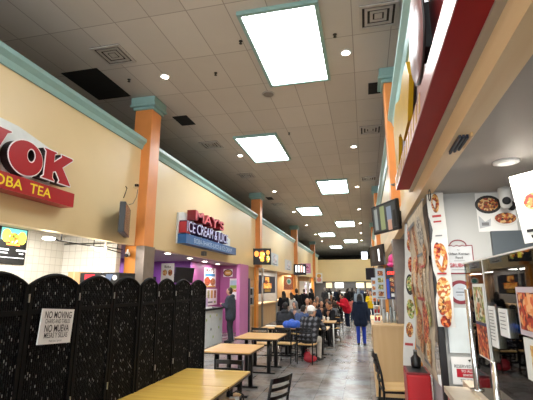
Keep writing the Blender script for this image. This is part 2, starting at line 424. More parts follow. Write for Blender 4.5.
# ------------------------------------------------------------------ skylights
sky_m = glow('skylight_daylight', '#f4fafc', 9.0)
m, nt, b, N, L = node_mat('skylight_diffuser')
MATS['skylight_diffuser'] = sky_m
def skylight(x, y, label):
    t = thing('skylight', label, 'skylight', (x, y, CEIL), 0, 'square teal-framed skylights')
    w, l, f = 0.585, 1.15, 0.065
    mb = MB()
    for a in ((-w-f, w+f, -l-f, -l), (-w-f, w+f, l, l+f), (-w-f, -w, -l, l), (w, w+f, -l, l)):
        mb.box(*a, -0.07, 0)
    mb.done('frame', teal, t)
    boxes((-w, w, -l, l, -0.03, -0.012)).done('diffuser', sky_m, t)
    return t
wd = ['nearest', 'second', 'third', 'fourth', 'fifth']
for i, y in enumerate((6.55, 17.15, 27.9, 38.8)):
    skylight(-1.14, y, f'{wd[i]} bright skylight from the camera in the row over the aisle')
skylight(-1.17, -4.0, 'bright skylight in the ceiling behind the camera')  # unseen repeat at the row's spacing, added for its light
for i, y in enumerate((11.7, 22.6, 33.4, 44.2)):
    skylight(-2.90, y, f'{wd[i]} bright skylight from the camera in the row over the tables')
skylight(-2.95, 1.0, 'bright skylight overhead in the row over the tables')  # out of view too, continues the row and is added for light

lamp_on = glow('downlight_lens', '#fff4e0', 14.0)
def downlight(x, y, z, label, group, r=0.075, st=None):
    t = thing('downlight', label, 'ceiling light', (x, y, z), 0, group)
    mb = MB(); mb.lathe([(r, -0.001), (r+0.03, -0.001), (r+0.03, -0.012), (r, -0.018)], n=18); mb.done('trim_ring', white, t)
    mb = MB(); mb.lathe([(r, -0.004), (r, -0.0185), (r*.6, -0.024)], n=18); mb.done('lens', st or lamp_on, t)
    return t
w6 = wd + ['sixth', 'seventh', 'eighth']
for i in range(7):
    y = 6.9 + 5.28*i
    downlight(-3.85, y, CEIL, f'{w6[i]} small round ceiling downlight from the camera in the row beside the beige stall wall', 'hall ceiling downlights')
    downlight(-0.14, y, CEIL, f'{w6[i]} small round ceiling downlight from the camera in the row along the maroon sign side', 'hall ceiling downlights')

grille_m = mat('vent_grey_metal', '#bdbab5', 0.5, 0.3); ventdark = mat('vent_dark_gap', '#2a2928', 0.8)
def vent(x, y, label, s=0.3):
    t = thing('ceiling_vent', label, 'vent', (x, y, CEIL), 0, 'square ceiling vents')
    boxes((-s, s, -s, s, -0.006, 0)).done('backing', ventdark, t)
    for k, q in enumerate((s, s*0.72, s*0.44)):
        mb = MB(); w = 0.045
        for a in ((-q, q, -q, -q+w), (-q, q, q-w, q), (-q, -q+w, -q+w, q-w), (q-w, q, -q+w, q-w)): mb.box(*a, -0.03+0.006*k, -0.006)
        mb.done('louvre_ring', grille_m, t)
    boxes((-s*0.2, s*0.2, -s*0.2, s*0.2, -0.02, -0.006)).done('centre_plate', grille_m, t)
for a in ((-4.42, 5.95, 'large square vent in the ceiling above the red wok sign'), (0.42, 5.96, 'large square vent in the ceiling above the round maroon sign'),
          (0.35, 10.9, 'square vent in the ceiling beyond the pillar cap on the maroon sign side'), (0.35, 16.2, 'square vent far along the ceiling on the maroon sign side'),
          (-4.42, 11.0, 'square vent in the ceiling just beyond the nearest left pillar'), (-4.35, 14.6, 'square vent in the ceiling above the ice cream sign'),
          (-4.3, 20.4, 'square vent in the ceiling beyond the second left pillar')): vent(*a)
for x, y, hx, hy, lb in ((-4.44, 9.1, .2, .3, 'small dark open ceiling panel beyond the nearest left pillar cap'), (0.42, 8.46, .14, .26, 'small dark open ceiling panel by the right pillar cap'),
                         (-5.45, 6.9, .42, .62, 'large dark open ceiling panel above the cornice left of the pillar'), (-4.4, 18.9, .15, .3, 'small dark ceiling panel near the second left pillar')):
    o = boxes((-hx, hx, -hy, hy, -0.008, 0)).done('open_ceiling_panel', dark); o.location = (x, y, CEIL); tag(o, lb, 'ceiling panel', 'dark open ceiling panels')
t = thing('ceiling_speaker', 'round grey speaker grille in the ceiling between the two nearest skylights', 'speaker', (-1.93, 8.17, CEIL))
mb = MB(); mb.lathe([(0.13, -0.001), (0.13, -0.012), (0.11, -0.02), (0, -0.02)]); mb.done('grille', mat('speaker_grille', '#7f7b76', 0.7), t)
mb = MB(); mb.lathe([(0.13, -0.001), (0.145, -0.001), (0.145, -0.014), (0.13, -0.016)]); mb.done('ring', grille_m, t)
for x, y, lb in ((-2.77, 7.02, 'small dark sprinkler head beside the nearest skylight'), (-1.95, 6.1, 'small dark sprinkler head against the left edge of the nearest skylight'), (-4.65, 6.84, 'small dark sprinkler head near the left pillar cap'), (-0.3, 6.3, 'small dark sprinkler head between the nearest skylight and the vent'), (-1.9, 10.6, 'small dark sprinkler head beside the second skylight')):
    t = thing('sprinkler_head', lb, 'sprinkler', (x, y, CEIL), 0, 'ceiling sprinklers')
    mb = MB(); mb.lathe([(0.035, -0.001), (0.035, -0.008), (0.012, -0.012), (0.012, -0.045), (0.03, -0.05), (0.03, -0.055)], n=12); mb.done('body', ventdark, t)

# ================================================================== LEFT: tea stall
rx_l, up_l = (0,1,0), (0,0,1)                         # a face looking into the hall from the left wall
t = thing('wok_sign', 'large red WOK lettering over a red BOBA TEA board on the beige wall', 'sign', (-4.78, 0, 0))
sign_red = mat('sign_red_acrylic', '#a81c26', 0.3, var=0.04); sign_side = mat('sign_dark_return', '#2a1416', 0.5)
sign_white = mat('sign_white_panel', '#dfe3e2', 0.4); yel = mat('sign_yellow_vinyl', '#f0d21f', 0.4)
mb = MB(); mb.prism([(2.4, 3.28), (5.05, 3.28), (5.3, 3.78), (5.15, 3.9), (4.75, 3.98), (4.4, 4.05), (2.4, 4.1)], (0.003, 0, 0), rx_l, up_l, 0.06); mb.done('backing_panel', sign_white, t)
def grow(pts, d):
    out = []; n = len(pts)
    for i in range(n):
        p0, p, p1 = Vector(pts[i-1]), Vector(pts[i]), Vector(pts[(i+1) % n])
        e0, e1 = (p-p0).normalized(), (p1-p).normalized(); n0, n1 = Vector((e0.y, -e0.x)), Vector((e1.y, -e1.x)); m_ = n0 + n1
        m_ = m_ / max(0.5, m_.dot(m_)/2) if m_.length > .1 else n0
        q = p + m_*d; out.append((q.x, q.y))
    return out
K_ = [(0,1),(0,.98),(.07,.9),(.07,.1),(0,.02),(0,0),(.42,0),(.42,.03),(.35,.1),(.35,.3),(.44,.36),(.6,.1),(.56,0),(1,0),(1,.04),(.66,.56),(.93,.86),(1,.93),(1,1),(.58,1),(.6,.92),(.35,.64),(.35,.9),(.42,.97),(.42,1)]
W_ = [(0,1),(0,.96),(.05,.9),(.22,0),(.4,0),(.51,.45),(.62,0),(.79,0),(.95,.9),(1,.96),(1,1),(.72,1),(.72,.96),(.77,.9),(.70,.45),(.62,.9),(.40,.9),(.33,.45),(.26,.9),(.31,.96),(.31,1)]
def wok_letter(name, y0, z0, w, h, outline):
    pts = [(y0 + a*w, z0 + b_*h) for a, b_ in outline]
    mb = MB(); mb.prism(pts, (0.06, 0, 0), rx_l, up_l, 0.155); l = mb.done('letter', sign_side, t)
    mb = MB(); mb.prism(grow(pts, 0.014), (0.216, 0, 0), rx_l, up_l, 0.006); mb.done('letter_outline', mat('sign_white_edge', '#efeaea', 0.4), l)
    mb = MB(); mb.prism(grow(pts, -0.004), (0.2225, 0, 0), rx_l, up_l, 0.006); mb.done('letter_face', sign_red, l)
wok_letter('W', 2.95, 3.36, 1.2, 0.5, W_)
def ring(yc, zc, ry, rz, hy, hz, sy, sz, x0, x1):
    mb = MB(); n = 40; R_ = []
    for x in (x0, x1):
        for (a, b_, c, e) in ((ry, rz, yc, zc), (sy, sz, hy, hz)): R_.append([mb.bm.verts.new((x, c + a*math.cos(2*PI*k/n), e + b_*math.sin(2*PI*k/n))) for k in range(n)])
    o0, i0, o1, i1 = R_
    for k in range(n):
        q = (k+1) % n
        for f in ((o1[k], o1[q], i1[q], i1[k]), (o0[q], o0[k], i0[k], i0[q]), (o0[k], o0[q], o1[q], o1[k]), (i0[q], i0[k], i1[k], i1[q])): mb.bm.faces.new(f)
    return mb
l = ring(4.45, 3.58, .295, .25, 4.53, 3.64, .075, .10, .06, .205).done('letter', sign_side, t)
ring(4.45, 3.58, .309, .264, 4.53, 3.64, .061, .086, .206, .211).done('letter_outline', MATS['sign_white_edge'], l)
ring(4.45, 3.58, .291, .246, 4.53, 3.64, .079, .104, .2115, .2175).done('letter_face', sign_red, l)
wok_letter('K', 4.74, 3.38, .60, .46, K_)
boxes((0.003, 0.235, 2.5, 5.45, 3.06, 3.285)).done('name_board', sign_red, t)
def flat_letters(txt, x, yc, z, size, sx, m, bold):
    """one printed letter per part, centred on yc"""
    full = text_mesh(txt, bold, align='LEFT'); fx = [v.co.x for v in full.vertices]; c = (min(fx)+max(fx))/2
    for i, ch in enumerate(txt):
        if ch == ' ': continue
        xr = max(v.co.x for v in text_mesh(txt[:i+1], bold, align='LEFT').vertices); q = text_mesh(ch, bold, align='LEFT'); xe = max(v.co.x for v in q.vertices)
        mb = MB(); mb.add_me(q, Matrix(((0,0,1,x+.0015),(size*sx,0,0,yc+(xr-xe-c)*size*sx),(0,size,0,z),(0,0,0,1))), m); mb.done('printed_letter', None, t)
flat_letters('BOBA  TEA', 0.235, 4.40, 3.165, 0.2, 1.13, yel, 0.012)

# the menu screen and things seen over the divider
scr_black = glow('screen_black', '#0c0d0f', 0.3)
def screen_glow(n, h, s=1.1): return glow('screen_' + n, h, s)
def tv(label, loc, rz, w, h, items, tilt=0.0, dep=0.05, mount=None, group=None, name='wall_screen', cat='screen'):
    """local: face looks along -Y; right is +X; loc is the centre of the face"""
    t = thing(name, label, cat, loc, rz, group)
    t.rotation_euler = (tilt, 0, rz)
    mb = MB(); mb.rbox(-w/2, w/2, 0, dep, -h/2, h/2, r=0.008); mb.done('housing', black, t)
    mb = MB(); mb.shapes([('r', 0, 0, w-0.03, h-0.03, scr_black)] + items, (0, 0, 0), (1,0,0), (0,0,1)); mb.done('display', None, t)
    if mount:
        mb = MB(); mb.tube([(0, dep, 0), (0, dep+mount*0.5, 0.0), (0, dep+mount, 0.0)], 0.02); mb.box(-0.08, 0.08, dep, dep+0.015, -0.08, 0.08); mb.box(-0.06, 0.06, dep+mount-0.01, dep+mount, -0.09, 0.09); mb.done('mount_arm', blackm, t)
    return t
food_lit = mottle('screen_food_picture', ['#e8d23a', '#d97a2a', '#7aa03a', '#f2e6b0', '#6d3a1e'], 22, 0.4, 0.9)
food_lit2 = mottle('screen_food_picture_warm', ['#e8a23a', '#d95a2a', '#8a2a1a', '#f2d6a0', '#3a1a12'], 14, 0.4, 0.9)
tealish = screen_glow('teal', '#5aa09a'); scr_w = screen_glow('white', '#e6e8ea'); scr_o = screen_glow('orange', '#e0873a'); scr_y = screen_glow('yellow', '#e6d84a')
tv('lit menu screen with drink pictures on the white tiled wall of the tea stall', (-6.27, 6.07, 2.545), PI/2, 0.62, 0.68,
   [('r', 0, 0.2, 0.56, 0.22, tealish), ('e', -0.16, 0.17, 0.1, 0.12, scr_y), ('e', 0.18, 0.15, 0.1, 0.12, scr_y), ('e', 0.0, 0.13, 0.12, 0.1, food_lit), ('r', 0, 0.02, 0.3, 0.04, scr_o),
    ('r', -0.2, -0.08, 0.24, 0.03, scr_w), ('r', 0.2, -0.08, 0.24, 0.03, scr_w), ('r', -0.2, -0.14, 0.2, 0.02, scr_w), ('r', 0.2, -0.14, 0.1, 0.02, scr_w), ('r', 0, -0.22, 0.54, 0.012, scr_w)], 0.0)
tv('second lit menu screen at the left edge of the tea stall wall', (-6.27, 5.38, 2.545), PI/2, 0.62, 0.68, [('r', 0, 0.12, 0.56, 0.3, food_lit), ('r', 0, -0.14, 0.5, 0.03, scr_w)])
# counter inside the tea stall and what stands on it
t = thing('stall_counter', 'tea stall counter mostly hidden behind the black divider', 'counter', (-5.15, 0, 0))
boxes((-0.3, 0.3, -2, 7.35, 0, 1.0)).done('cabinet', tan, t); boxes((-0.34, 0.34, -2, 7.38, 1.0, 1.05)).done('worktop', mat('grey_stone_top', '#8c8884', 0.3), t)
t = thing('drink_cooler', 'black countertop drink cooler with a red and white lit header on the tea stall counter', 'drink cooler', (-4.85, 6.65, 1.05))
boxes((-0.33, 0.45, 0, 0.5, 0, 0.83)).done('case', black, t); boxes((-0.36, 0.47, -0.03, 0.5, 0.83, 1.01)).done('header', black, t)
mb = MB(); mb.shapes([('r', -0.2, 0, 0.22, 0.12, mat('cooler_red', '#c4283a', 0.4)), ('e', 0.05, -0.01, 0.1, 0.05, mat('cooler_white', '#d8d6d8', 0.4)), ('p', [(0.15, 0.06), (0.3, 0.06), (0.24, -0.06), (0.12, -0.06)], mat('cooler_blue', '#5a6a8a', 0.4)), ('e', 0.33, 0, 0.05, 0.05, mat('cooler_white', '#d8d6d8'))], (0.05, -0.031, 0.92), (1,0,0), (0,0,1)); mb.done('header_print', None, t)
boxes((-0.28, 0.4, -0.02, 0, 0.06, 0.78)).done('door', mat('cooler_glass', '#2a2e33', 0.1), t)
t = thing('cardboard_box', 'brown cardboard box standing beside the drink cooler in the tea stall', 'box', (-5.35, 6.62, 1.05))
boxes((-0.13, 0.15, 0, 0.4, 0, 1.03)).done('box_body', mat('cardboard', '#b08c62', 0.8), t); boxes((-0.01, 0.02, -0.002, 0.4, 0.0, 1.033)).done('tape', mat('tape', '#c7ab80', 0.4), t)
for x, y, z, lb in ((-4.95, 4.52, 1.0, 'dark bottle top poking above the divider left of the sign'), (-4.95, 5.85, 1.0, 'dark cup lid above the divider beside the cardboard box')):
    t = thing('dispenser_bottle', lb, 'bottle', (x, y, 1.05), 0, 'dark dispensers on the tea counter')
    mb = MB(); mb.lathe([(0.07, 0), (0.075, 0.1), (0.075, 0.72), (0.04, 0.8), (0.03, 0.84)], n=16); mb.done('bottle_body', black, t)
    mb = MB(); mb.lathe([(0.035, 0.84), (0.045, 0.85), (0.045, 0.93), (0.02, 0.95)], n=16); mb.done('cap', mat('grey_cap', '#55565a', 0.5), t)
t = thing('track_light', 'thin dark rail with lamps under the tea stall ceiling', 'track light', (-5.0, 0, 2.6))
mb = MB(); mb.tube([(0.1, 5.4, 0), (0.1, 5.62, -0.05), (0.1, 6.6, -0.06), (0.05, 7.0, -0.02), (0.0, 7.6, -0.02)], 0.012); mb.tube([(0.05, 7.0, -0.06), (0.0, 7.6, -0.1)], 0.01)
for yy in (5.7, 6.55, 7.3): mb.tube([(0.08, yy, -0.05), (0.08, yy, 0.09)], 0.01)
mb.done('rail', blackm, t)
lampw = glow('track_lamp', '#ffffff', 8.0)
for yy, zz in ((5.38, -0.02), (6.68, -0.08)):
    mb = MB(); mb.lathe([(0.05, 0), (0.09, -0.01), (0.09, -0.035), (0.05, -0.045)], (0.12, yy, zz), n=16); mb.done('lamp', lampw, t)
o = MB().tube([(-4.92 + 0.02*math.sin(k*1.1), 6.9 + 0.02*math.cos(k*1.3), 1.1 + 0.13*k) for k in range(13)], 0.02, n=6).tube([(-4.92 - 0.02*math.sin(k*1.1), 6.9 - 0.02*math.cos(k*1.3), 1.1 + 0.13*k) for k in range(13)], 0.02, n=6).done('twisted_cable', white)
tag(o, 'white twisted cable dropping from the track light in the tea stall', 'cable')
def camera_box(label, loc, rz, r=0.05):
    t = thing('security_camera', label, 'security camera', loc, rz, 'white security cameras')
    mb = MB(); mb.lathe([(0.04, 0), (0.045, 0.01), (0.02, 0.03), (0.015, 0.08)], n=14); mb.done('mount', white, t)
    mb = MB(); mb.caps((0, 0.06, -0.03), (0, -0.06, -0.05), r, r*0.95); mb.done('camera_body', white, t)
    mb = MB(); mb.lathe([(r*0.7, 0), (r*0.75, 0.02), (r*0.4, 0.028)], (0, -0.09, -0.055), n=14, axis=(0, -1, -0.2)); mb.done('lens', black, t)
camera_box('white security camera on the orange pillar at the tea stall', (-4.84, 7.55, 2.5), 0.4)
# blank screen jutting from the beige wall
tv('switched-off screen jutting from the beige wall before the orange pillar', (-4.5, 6.94, 3.085), math.atan2(.894, -.445), 0.90, 0.58, [('r', 0, 0, 0.84, 0.53, mat('screen_off', '#5a524b', 0.25))], 0.0, 0.11)
o = MB().tube([(-4.775, 7.16, 3.6), (-4.765, 7.2, 3.72), (-4.765, 7.24, 3.83), (-4.775, 7.2, 3.86)], 0.008, n=6).done('screen_cable', black); tag(o, 'short dark cable looping up from the sideways screen', 'cable')
o = MB().tube([(-4.77, 7.36, 3.5), (-4.765, 7.5, 3.55), (-4.765, 7.62, 3.72), (-4.77, 7.66, 3.9)], 0.007, n=6).done('power_cable', grey_ink); tag(o, 'grey power cable running from the sideways screen to the wall outlet', 'cable')
t = thing('wall_outlet', 'small wall outlet with plug between the sideways screen and the pillar', 'outlet', (-4.78, 7.6, 3.96))
boxes((0, 0.012, -0.1, 0.04, -0.06, 0.06)).done('plate', mat('beige_plate', '#d8c59c', 0.5), t); boxes((0.012, 0.05, -0.08, -0.045, -0.02, 0.03)).done('plug', black, t); boxes((0.012, 0.05, 0.0, 0.035, -0.0, 0.05)).done('plug', black, t)

# ================================================================== LEFT: ice cream stall
t = thing('ice_cream_sign', "raised MAY'S ice cream and juice sign with red letters over a blue board", 'sign', (-4.78, 0, 0))
mb = MB(); mb.prism([(9.62, 2.92), (13.9, 2.92), (13.9, 3.5), (13.2, 3.62), (12.6, 3.72), (10.6, 3.78), (9.9, 3.8), (9.62, 3.74)], (0.003, 0, 0), rx_l, up_l, 0.05); mb.done('backing_panel', sign_white, t)
blue = mat('sign_blue_board', '#2a62a0', 0.35); blue_l = mat('sign_blue_letter', '#7d8fd0', 0.35); redl = mat('sign_red_letter', '#b02f3c', 0.35)
boxes((0.053, 0.30, 9.62, 13.85, 2.92, 3.17)).done('name_board', blue, t)
mb = MB(); mb.shapes([('t', 0, 0, 0.19, 'BOBA-SHAKES-JUICE & ICE CREAM', mat('sign_pale_print', '#bcd2ea', 0.5), 0.0, 1.12)], (0.30, 11.75, 3.03), rx_l, up_l); mb.done('board_lettering', None, t)
def word(txt, y0, y1, z, h, x0, x1, mface, mside, bold):
    me0 = text_mesh(txt, bold, 0.0); xs = [v.co.x for v in me0.vertices]; W0 = max(xs)-min(xs); c0 = (max(xs)+min(xs))/2; k = (y1-y0)/W0
    adv = []
    for i, ch in enumerate(txt):
        if ch == ' ': continue
        a = text_mesh(txt[:i] + ch, bold, 0.0, align='LEFT'); e = text_mesh(ch, bold, 0.0, align='LEFT')
        xr = max(v.co.x for v in a.vertices); xe = max(v.co.x for v in e.vertices)
        full = text_mesh(txt, bold, 0.0, align='LEFT'); fx = [v.co.x for v in full.vertices]
        off = y0 + (xr - xe - min(fx))*k
        mb = MB()
        q = text_mesh(ch, bold, 0.5, align='LEFT')
        M = Matrix(((0,0,x1-x0,(x0+x1)/2),(k,0,0,off),(0,h/0.73,0,z),(0,0,0,1)))
        mb.add_me(q, M, mside)
        l = mb.done('letter', None, t)
        mb = MB(); M = Matrix(((0,0,0.012,x1+0.007),(k,0,0,off),(0,h/0.73,0,z),(0,0,0,1))); mb.add_me(text_mesh(ch, bold-0.02, 0.5, align='LEFT'), M, mface); mb.done('letter_face', None, l)
word("MAY'S", 10.15, 12.5, 3.735, 0.29, 0.053, 0.30, mat('sign_rose_face', '#cf5a68', 0.35), mat('sign_red_side', '#8c1f2c', 0.4), 0.03)
word("ICE CREAM & JUICE", 9.7, 13.0, 3.37, 0.30, 0.053, 0.27, mat('sign_letter_pale', '#c5c8ec', 0.35), mat('sign_letter_side', '#4a2f5a', 0.4), 0.02)
boxes((0.06, 0.26, 9.66, 9.92, 3.2, 3.5)).done('red_block', redl, t)
o = boxes((-4.779, -4.70, 12.9, 13.02, 3.55, 3.62)).done('wall_sensor', grey_ink); tag(o, 'small sensor on the beige wall above the ice cream sign', 'sensor')
o = boxes((-4.779, -4.68, 11.35, 11.55, 2.73, 2.86)).done('junction_box', grey_ink); tag(o, 'small grey box on the wall under the ice cream sign', 'box')
for i, (x, y) in enumerate(((-5.08, 9.8), (-5.3, 11.7), (-5.45, 13.3), (-5.6, 15.0))):
    downlight(x, y, 2.69, f'{wd[i]} round recessed light from the pillar in the ice cream stall ceiling', 'ice cream stall downlights', 0.08)
t = thing('serving_counter', 'white panelled ice cream counter with a dark top behind the divider end', 'counter', (-4.8, 0, 0))
boxes((-0.45, 0.0, 8.3, 13.45, 0, 1.08)).done('front_panel', mat('counter_white', '#cfd2d2', 0.4), t); boxes((-0.5, 0.05, 8.25, 13.5, 1.08, 1.14)).done('countertop', black, t)
mb = MB(); gs = [mat('dot_green', '#9ab04a', 0.5), mat('dot_black', '#23252a', 0.5), mat('dot_yellow', '#c9b84a', 0.5)]
it = []
for yy, zz, k in ((12.0, .8, 0), (12.4, .5, 1), (12.9, .9, 2), (13.1, .5, 0), (11.8, .35, 2), (12.6, .25, 0), (12.3, .9, 0), (13.2, .75, 2)): it.append(('e', yy-12, zz-.5, .045, .045, gs[k]))
mb.shapes(it, (0.0, 12, .5), rx_l, up_l); mb.done('dot_decoration', None, t)
def poster(label, o, r, w, h, items, name='poster', base=None, group=None, th=0.012, cat='poster'):
    """printed sheet: o centre of its front face, r right, up is z"""
    t = thing(name, label, cat, o, 0, group); r = Vector(r).normalized(); n = r.cross(Z)
    mb = MB(); q = [(-w/2,-h/2),(w/2,-h/2),(w/2,h/2),(-w/2,h/2)]
    mb.prism(q, -n*th, r, Z, th); mb.done('sheet', base or paper, t)
    mb = MB(); mb.shapes(items, (0,0,0), r, Z, 0.0015); mb.done('print', None, t)
    return t
pinkprint = mat('print_pink', '#d890b8', 0.5); goldp = mat('print_gold', '#d0a04a', 0.5); blueprint = mat('print_blue', '#3f7fae', 0.5); greenp = mat('print_green', '#8fb04a', 0.5); skyp = mat('print_sky', '#a9c3d3', 0.5)
poster("tall MAY'S menu poster with burgers on the pink wall", (-5.91, 15.02, 2.16), rx_l, 1.25, 0.75,
       [('t', 0, .27, .24, "MAY'S", mat('print_dark_red', '#5a1a1e', 0.5), .03, 1.35), ('r', 0, .1, 1.05, .1, blueprint), ('e', -.28, -.14, .3, .17, food4), ('e', .3, -.16, .28, .15, food1), ('r', 0, -.34, 1.2, .06, goldp)])
poster('white price sheet with product pictures under the burger poster', (-5.91, 15.25, 1.42), rx_l, 1.2, 0.62,
       [('r', -.35, .1, .22, .3, food3), ('r', 0, .1, .22, .3, goldp), ('r', .35, .1, .22, .3, food1), ('r', -.2, -.2, .6, .06, grey_ink), ('r', .35, -.2, .2, .08, greenp)])
poster('small round logo plate on the pink wall beside the burger poster', (-5.58, 16.19, 2.38), X, 0.40, 0.32, [('e', 0, 0, .2, .15, mat('print_dark_red', '#5a1a1e')), ('e', 0, 0, .16, .11, goldp), ('r', 0, 0, .2, .05, mat('print_cream', '#eedfb0'))])
poster('green and white picture poster beside the customer at the pink stall', (-5.24, 16.19, 1.72), (1,0,0), 0.5, 0.85, [('r', 0, .25, .46, .2, skyp), ('r', 0, .08, .46, .14, greenp), ('r', 0, -.06, .46, .12, food2), ('r', 0, -.28, .4, .26, paper)])
poster('white drinks menu board with two cups hanging in the purple stall', (-4.93, 9.55, 2.12), (1,0,0), 0.36, 0.56, [('t', 0, .19, .09, 'Boba', ink), ('e', -.07, .04, .06, .08, food2), ('e', .08, .04, .06, .08, food1), ('r', .02, -.16, .22, .02, grey_ink)], base=white)
tv('dark switched-off screen tilted out on the pink wall', (-5.8, 12.45, 2.18), PI/2 - 0.35, 0.85, 0.5, [], 0.15, 0.06)
t = thing('shelf', 'dark shelf with small white cups at the back of the purple stall', 'shelf', (-7.44, 12.0, 1.95))
boxes((0, 0.25, -1.2, 1.1, 0, 0.2)).done('board', dark, t)
for k in range(5):
    mb = MB(); mb.lathe([(0.03, 0.2), (0.04, 0.3)], (0.2, -0.8+0.4*k, 0), n=10); mb.done('cup_rack', white, t)
t = thing('counter_display', 'clear napkin and cone holder on the ice cream counter', 'display', (-4.85, 12.3, 1.14))
boxes((-0.15, 0.0, -0.25, 0.25, 0, 0.04)).done('base', white, t); boxes((-0.14, -0.12, -0.2, 0.2, 0.04, 0.32)).done('panel', mat('pale_lilac', '#c9b6d6', 0.3), t)

# ================================================================== LEFT: further stalls
t = thing('doorway_post', 'dark grey metal door post just past the pink pilaster', 'post', (-4.72, 16.35, 0)); boxes((-0.06, 0.06, -0.04, 0.03, 0, 2.15)).done('post_body', mat('dark_grey_metal', '#4f5254', 0.4, 0.5), t); boxes((0.06, 0.075, -0.04, 0.02, 0, 2.15)).done('edge_strip', steel, t)
t = thing('serving_counter', 'wooden counter of the stall past the pink pilaster', 'counter', (-4.85, 0, 0)); boxes((-0.6, 0, 16.4, 17.45, 0, 0.98)).done('front_panel', tan, t); boxes((-0.62, 0.06, 16.35, 17.48, 0.98, 1.04)).done('countertop', maple, t)
t = thing('serving_counter', 'wooden counter below the dark blue menu board past the second pillar', 'counter', (-4.85, 0, 0)); boxes((-0.5, 0, 18.1, 22.2, 0, 0.98)).done('front_panel', tan, t); boxes((-0.55, 0.08, 18.06, 22.26, 0.98, 1.04)).done('countertop', maple, t)
for z, lb in ((1.04, 'lower white microwave on the counter past the pink pilaster'), (1.42, 'upper white microwave stacked past the pink pilaster')):
    t = thing('microwave_oven', lb, 'microwave', (-4.85, 16.9, z), 0, 'stacked microwave ovens')
    mb = MB(); mb.rbox(-0.32, 0.06, -0.42, 0.5, 0, 0.36, r=0.015); mb.done('case', mat('appliance_silver', '#b4b4b2', 0.35, 0.4), t)
    boxes((0.06, 0.075, -0.36, 0.22, 0.05, 0.31)).done('door', mat('oven_glass', '#22262a', 0.15), t); boxes((0.075, 0.1, 0.24, 0.27, 0.06, 0.3)).done('handle', steel, t)
    boxes((0.06, 0.072, 0.3, 0.46, 0.05, 0.31)).done('control_panel', grey_ink, t)
o = MB().tube([(-4.7, 18.6, 0), (-4.7, 18.6, 2.67)], 0.05, steel, 12).done('metal_post', steel); tag(o, 'slim steel post at the wooden counter below the first hall screen', 'post')
poster('dark blue menu board with orange food pictures in the stall past the pink pilaster', (-4.80, 20.1, 1.92), rx_l, 3.5, 0.85, [('r', -.1, .24, .9, .26, mottle('menu_orange', ['#e0782a', '#f0a040', '#c95a1e', '#f2c060'], 9, .4, .5)), ('r', 0, -.06, 1.7, .26, MATS['menu_orange']), ('e', -.3, .12, .3, .1, food4), ('r', 0, -.3, 1.3, .14, goldp), ('r', -1.3, .1, .3, .4, mat('print_navy', '#30385e')), ('r', 1.3, 0, .3, .5, mat('print_navy', '#30385e'))], base=mat('print_dark_blue', '#1f2440', 0.4))
poster('orange and red board with a teal oval logo over the far stall', (-4.85, 26.2, 2.05), rx_l, 3.2, 0.85, [('r', 0, -.24, 3.2, .3, food4), ('e', 0.1, .1, .9, .2, paper), ('e', 0.1, .1, .6, .13, mat('print_teal', '#3a9a8c'))], base=mat('print_orange', '#cf6a34', 0.5))
tv('first lit screen on the beige wall past the ice cream sign, with an orange picture', (-4.40, 17.35, 3.12), 0.25, 0.80, 0.72, [('e', 0, 0.02, .13, .26, food_lit2), ('e', -.24, .12, .1, .13, scr_o), ('e', .26, -.1, .08, .16, food_lit), ('r', 0.0, .0, .12, .4, scr_y), ('e', .26, .18, .08, .1, scr_o)], 0.1, 0.06, .18)
tv('second lit screen on the beige wall far along, showing white figures', (-4.33, 27.75, 2.98), 0.2, 0.84, 0.74, [('r', -.26, .05, .1, .45, scr_w), ('r', -.08, .05, .12, .45, scr_w), ('r', .1, .05, .12, .45, screen_glow('peach', '#e0b8a0')), ('r', .28, 0, .09, .4, scr_w)], 0.0, 0.08, .18)
for (y0, y1, z0, z1, lb, bs) in ((20.8, 22.6, 2.95, 3.6, 'pale picture poster on the beige wall beside the first hall screen', '#c4cbd2'), (24.6, 26.9, 2.85, 3.5, 'pale picture poster on the beige wall before the third pillar', '#c9c9cc')):
    poster(lb, (WL+0.006, (y0+y1)/2, (z0+z1)/2), rx_l, y1-y0, z1-z0, [('e', 0, 0, .5, .25, mottle('pale_portrait', ['#a9b4c4', '#d8cfd0', '#8c98ac', '#c9a9a4', '#e4e4e8'], 8)), ('r', 0, -.26, 1.2, .05, grey_ink)], base=mat('poster_'+bs, bs, 0.5))
poster('pink picture poster on the beige wall beyond the second hall screen', (-4.28, 30.2, 3.15), (1, 0.2, 0), 0.75, 0.75, [('e', 0, 0, .26, .3, mottle('pink_portrait', ['#c46a9a', '#e0a0c4', '#8a3a6a', '#f0d0e0'], 8)), ('r', 0, -.38, .7, .1, paper)], base=pinkprint)
poster('white illuminated panel with a red figure near the last left pillar', (-4.1, 37.5, 2.6), (1, 0.2, 0), 0.6, 0.9, [('e', 0, .2, .2, .18, goldp), ('e', 0, -.15, .2, .2, mat('print_salmon', '#d89080'))], base=white)
for a_, b_, lb in ((22.6, 27.9, 'dark wooden counter of the far stall under the teal oval logo'), (29.9, 35.9, 'dark wooden counter of the far stall with the upright fridges'), (36.3, 38.4, 'last dark wooden counter before the end of the hall')):
    t = thing('serving_counter', lb, 'counter', (-4.9, 0, 0)); boxes((-0.5, 0, a_, b_, 0, 1.0)).done('front_panel', mat('dark_brown_wood', '#4f3a2a', 0.5), t); boxes((-0.55, 0.06, a_-.03, b_+.03, 1.0, 1.06)).done('countertop', maple, t)
for yy, xx, lb in ((32.5, -4.7, 'upright white fridge with posters among the far left stalls'), (35.3, -4.7, 'tall grey fridge beside the last left pillar')):
    t = thing('drinks_fridge', lb, 'fridge', (xx, yy, 1.06), 0); boxes((-0.35, 0.05, -0.6, 0.6, 0, 1.2)).done('case', white if yy < 34 else steel, t); boxes((0.05, 0.07, -0.5, 0.5, 0.15, 1.05)).done('glass_door', mottle('fridge_goods', ['#b8b8c0', '#d8d8dc', '#6a6a88', '#c04a50', '#e8e8ea'], 6, 0.2, 0.5), t)
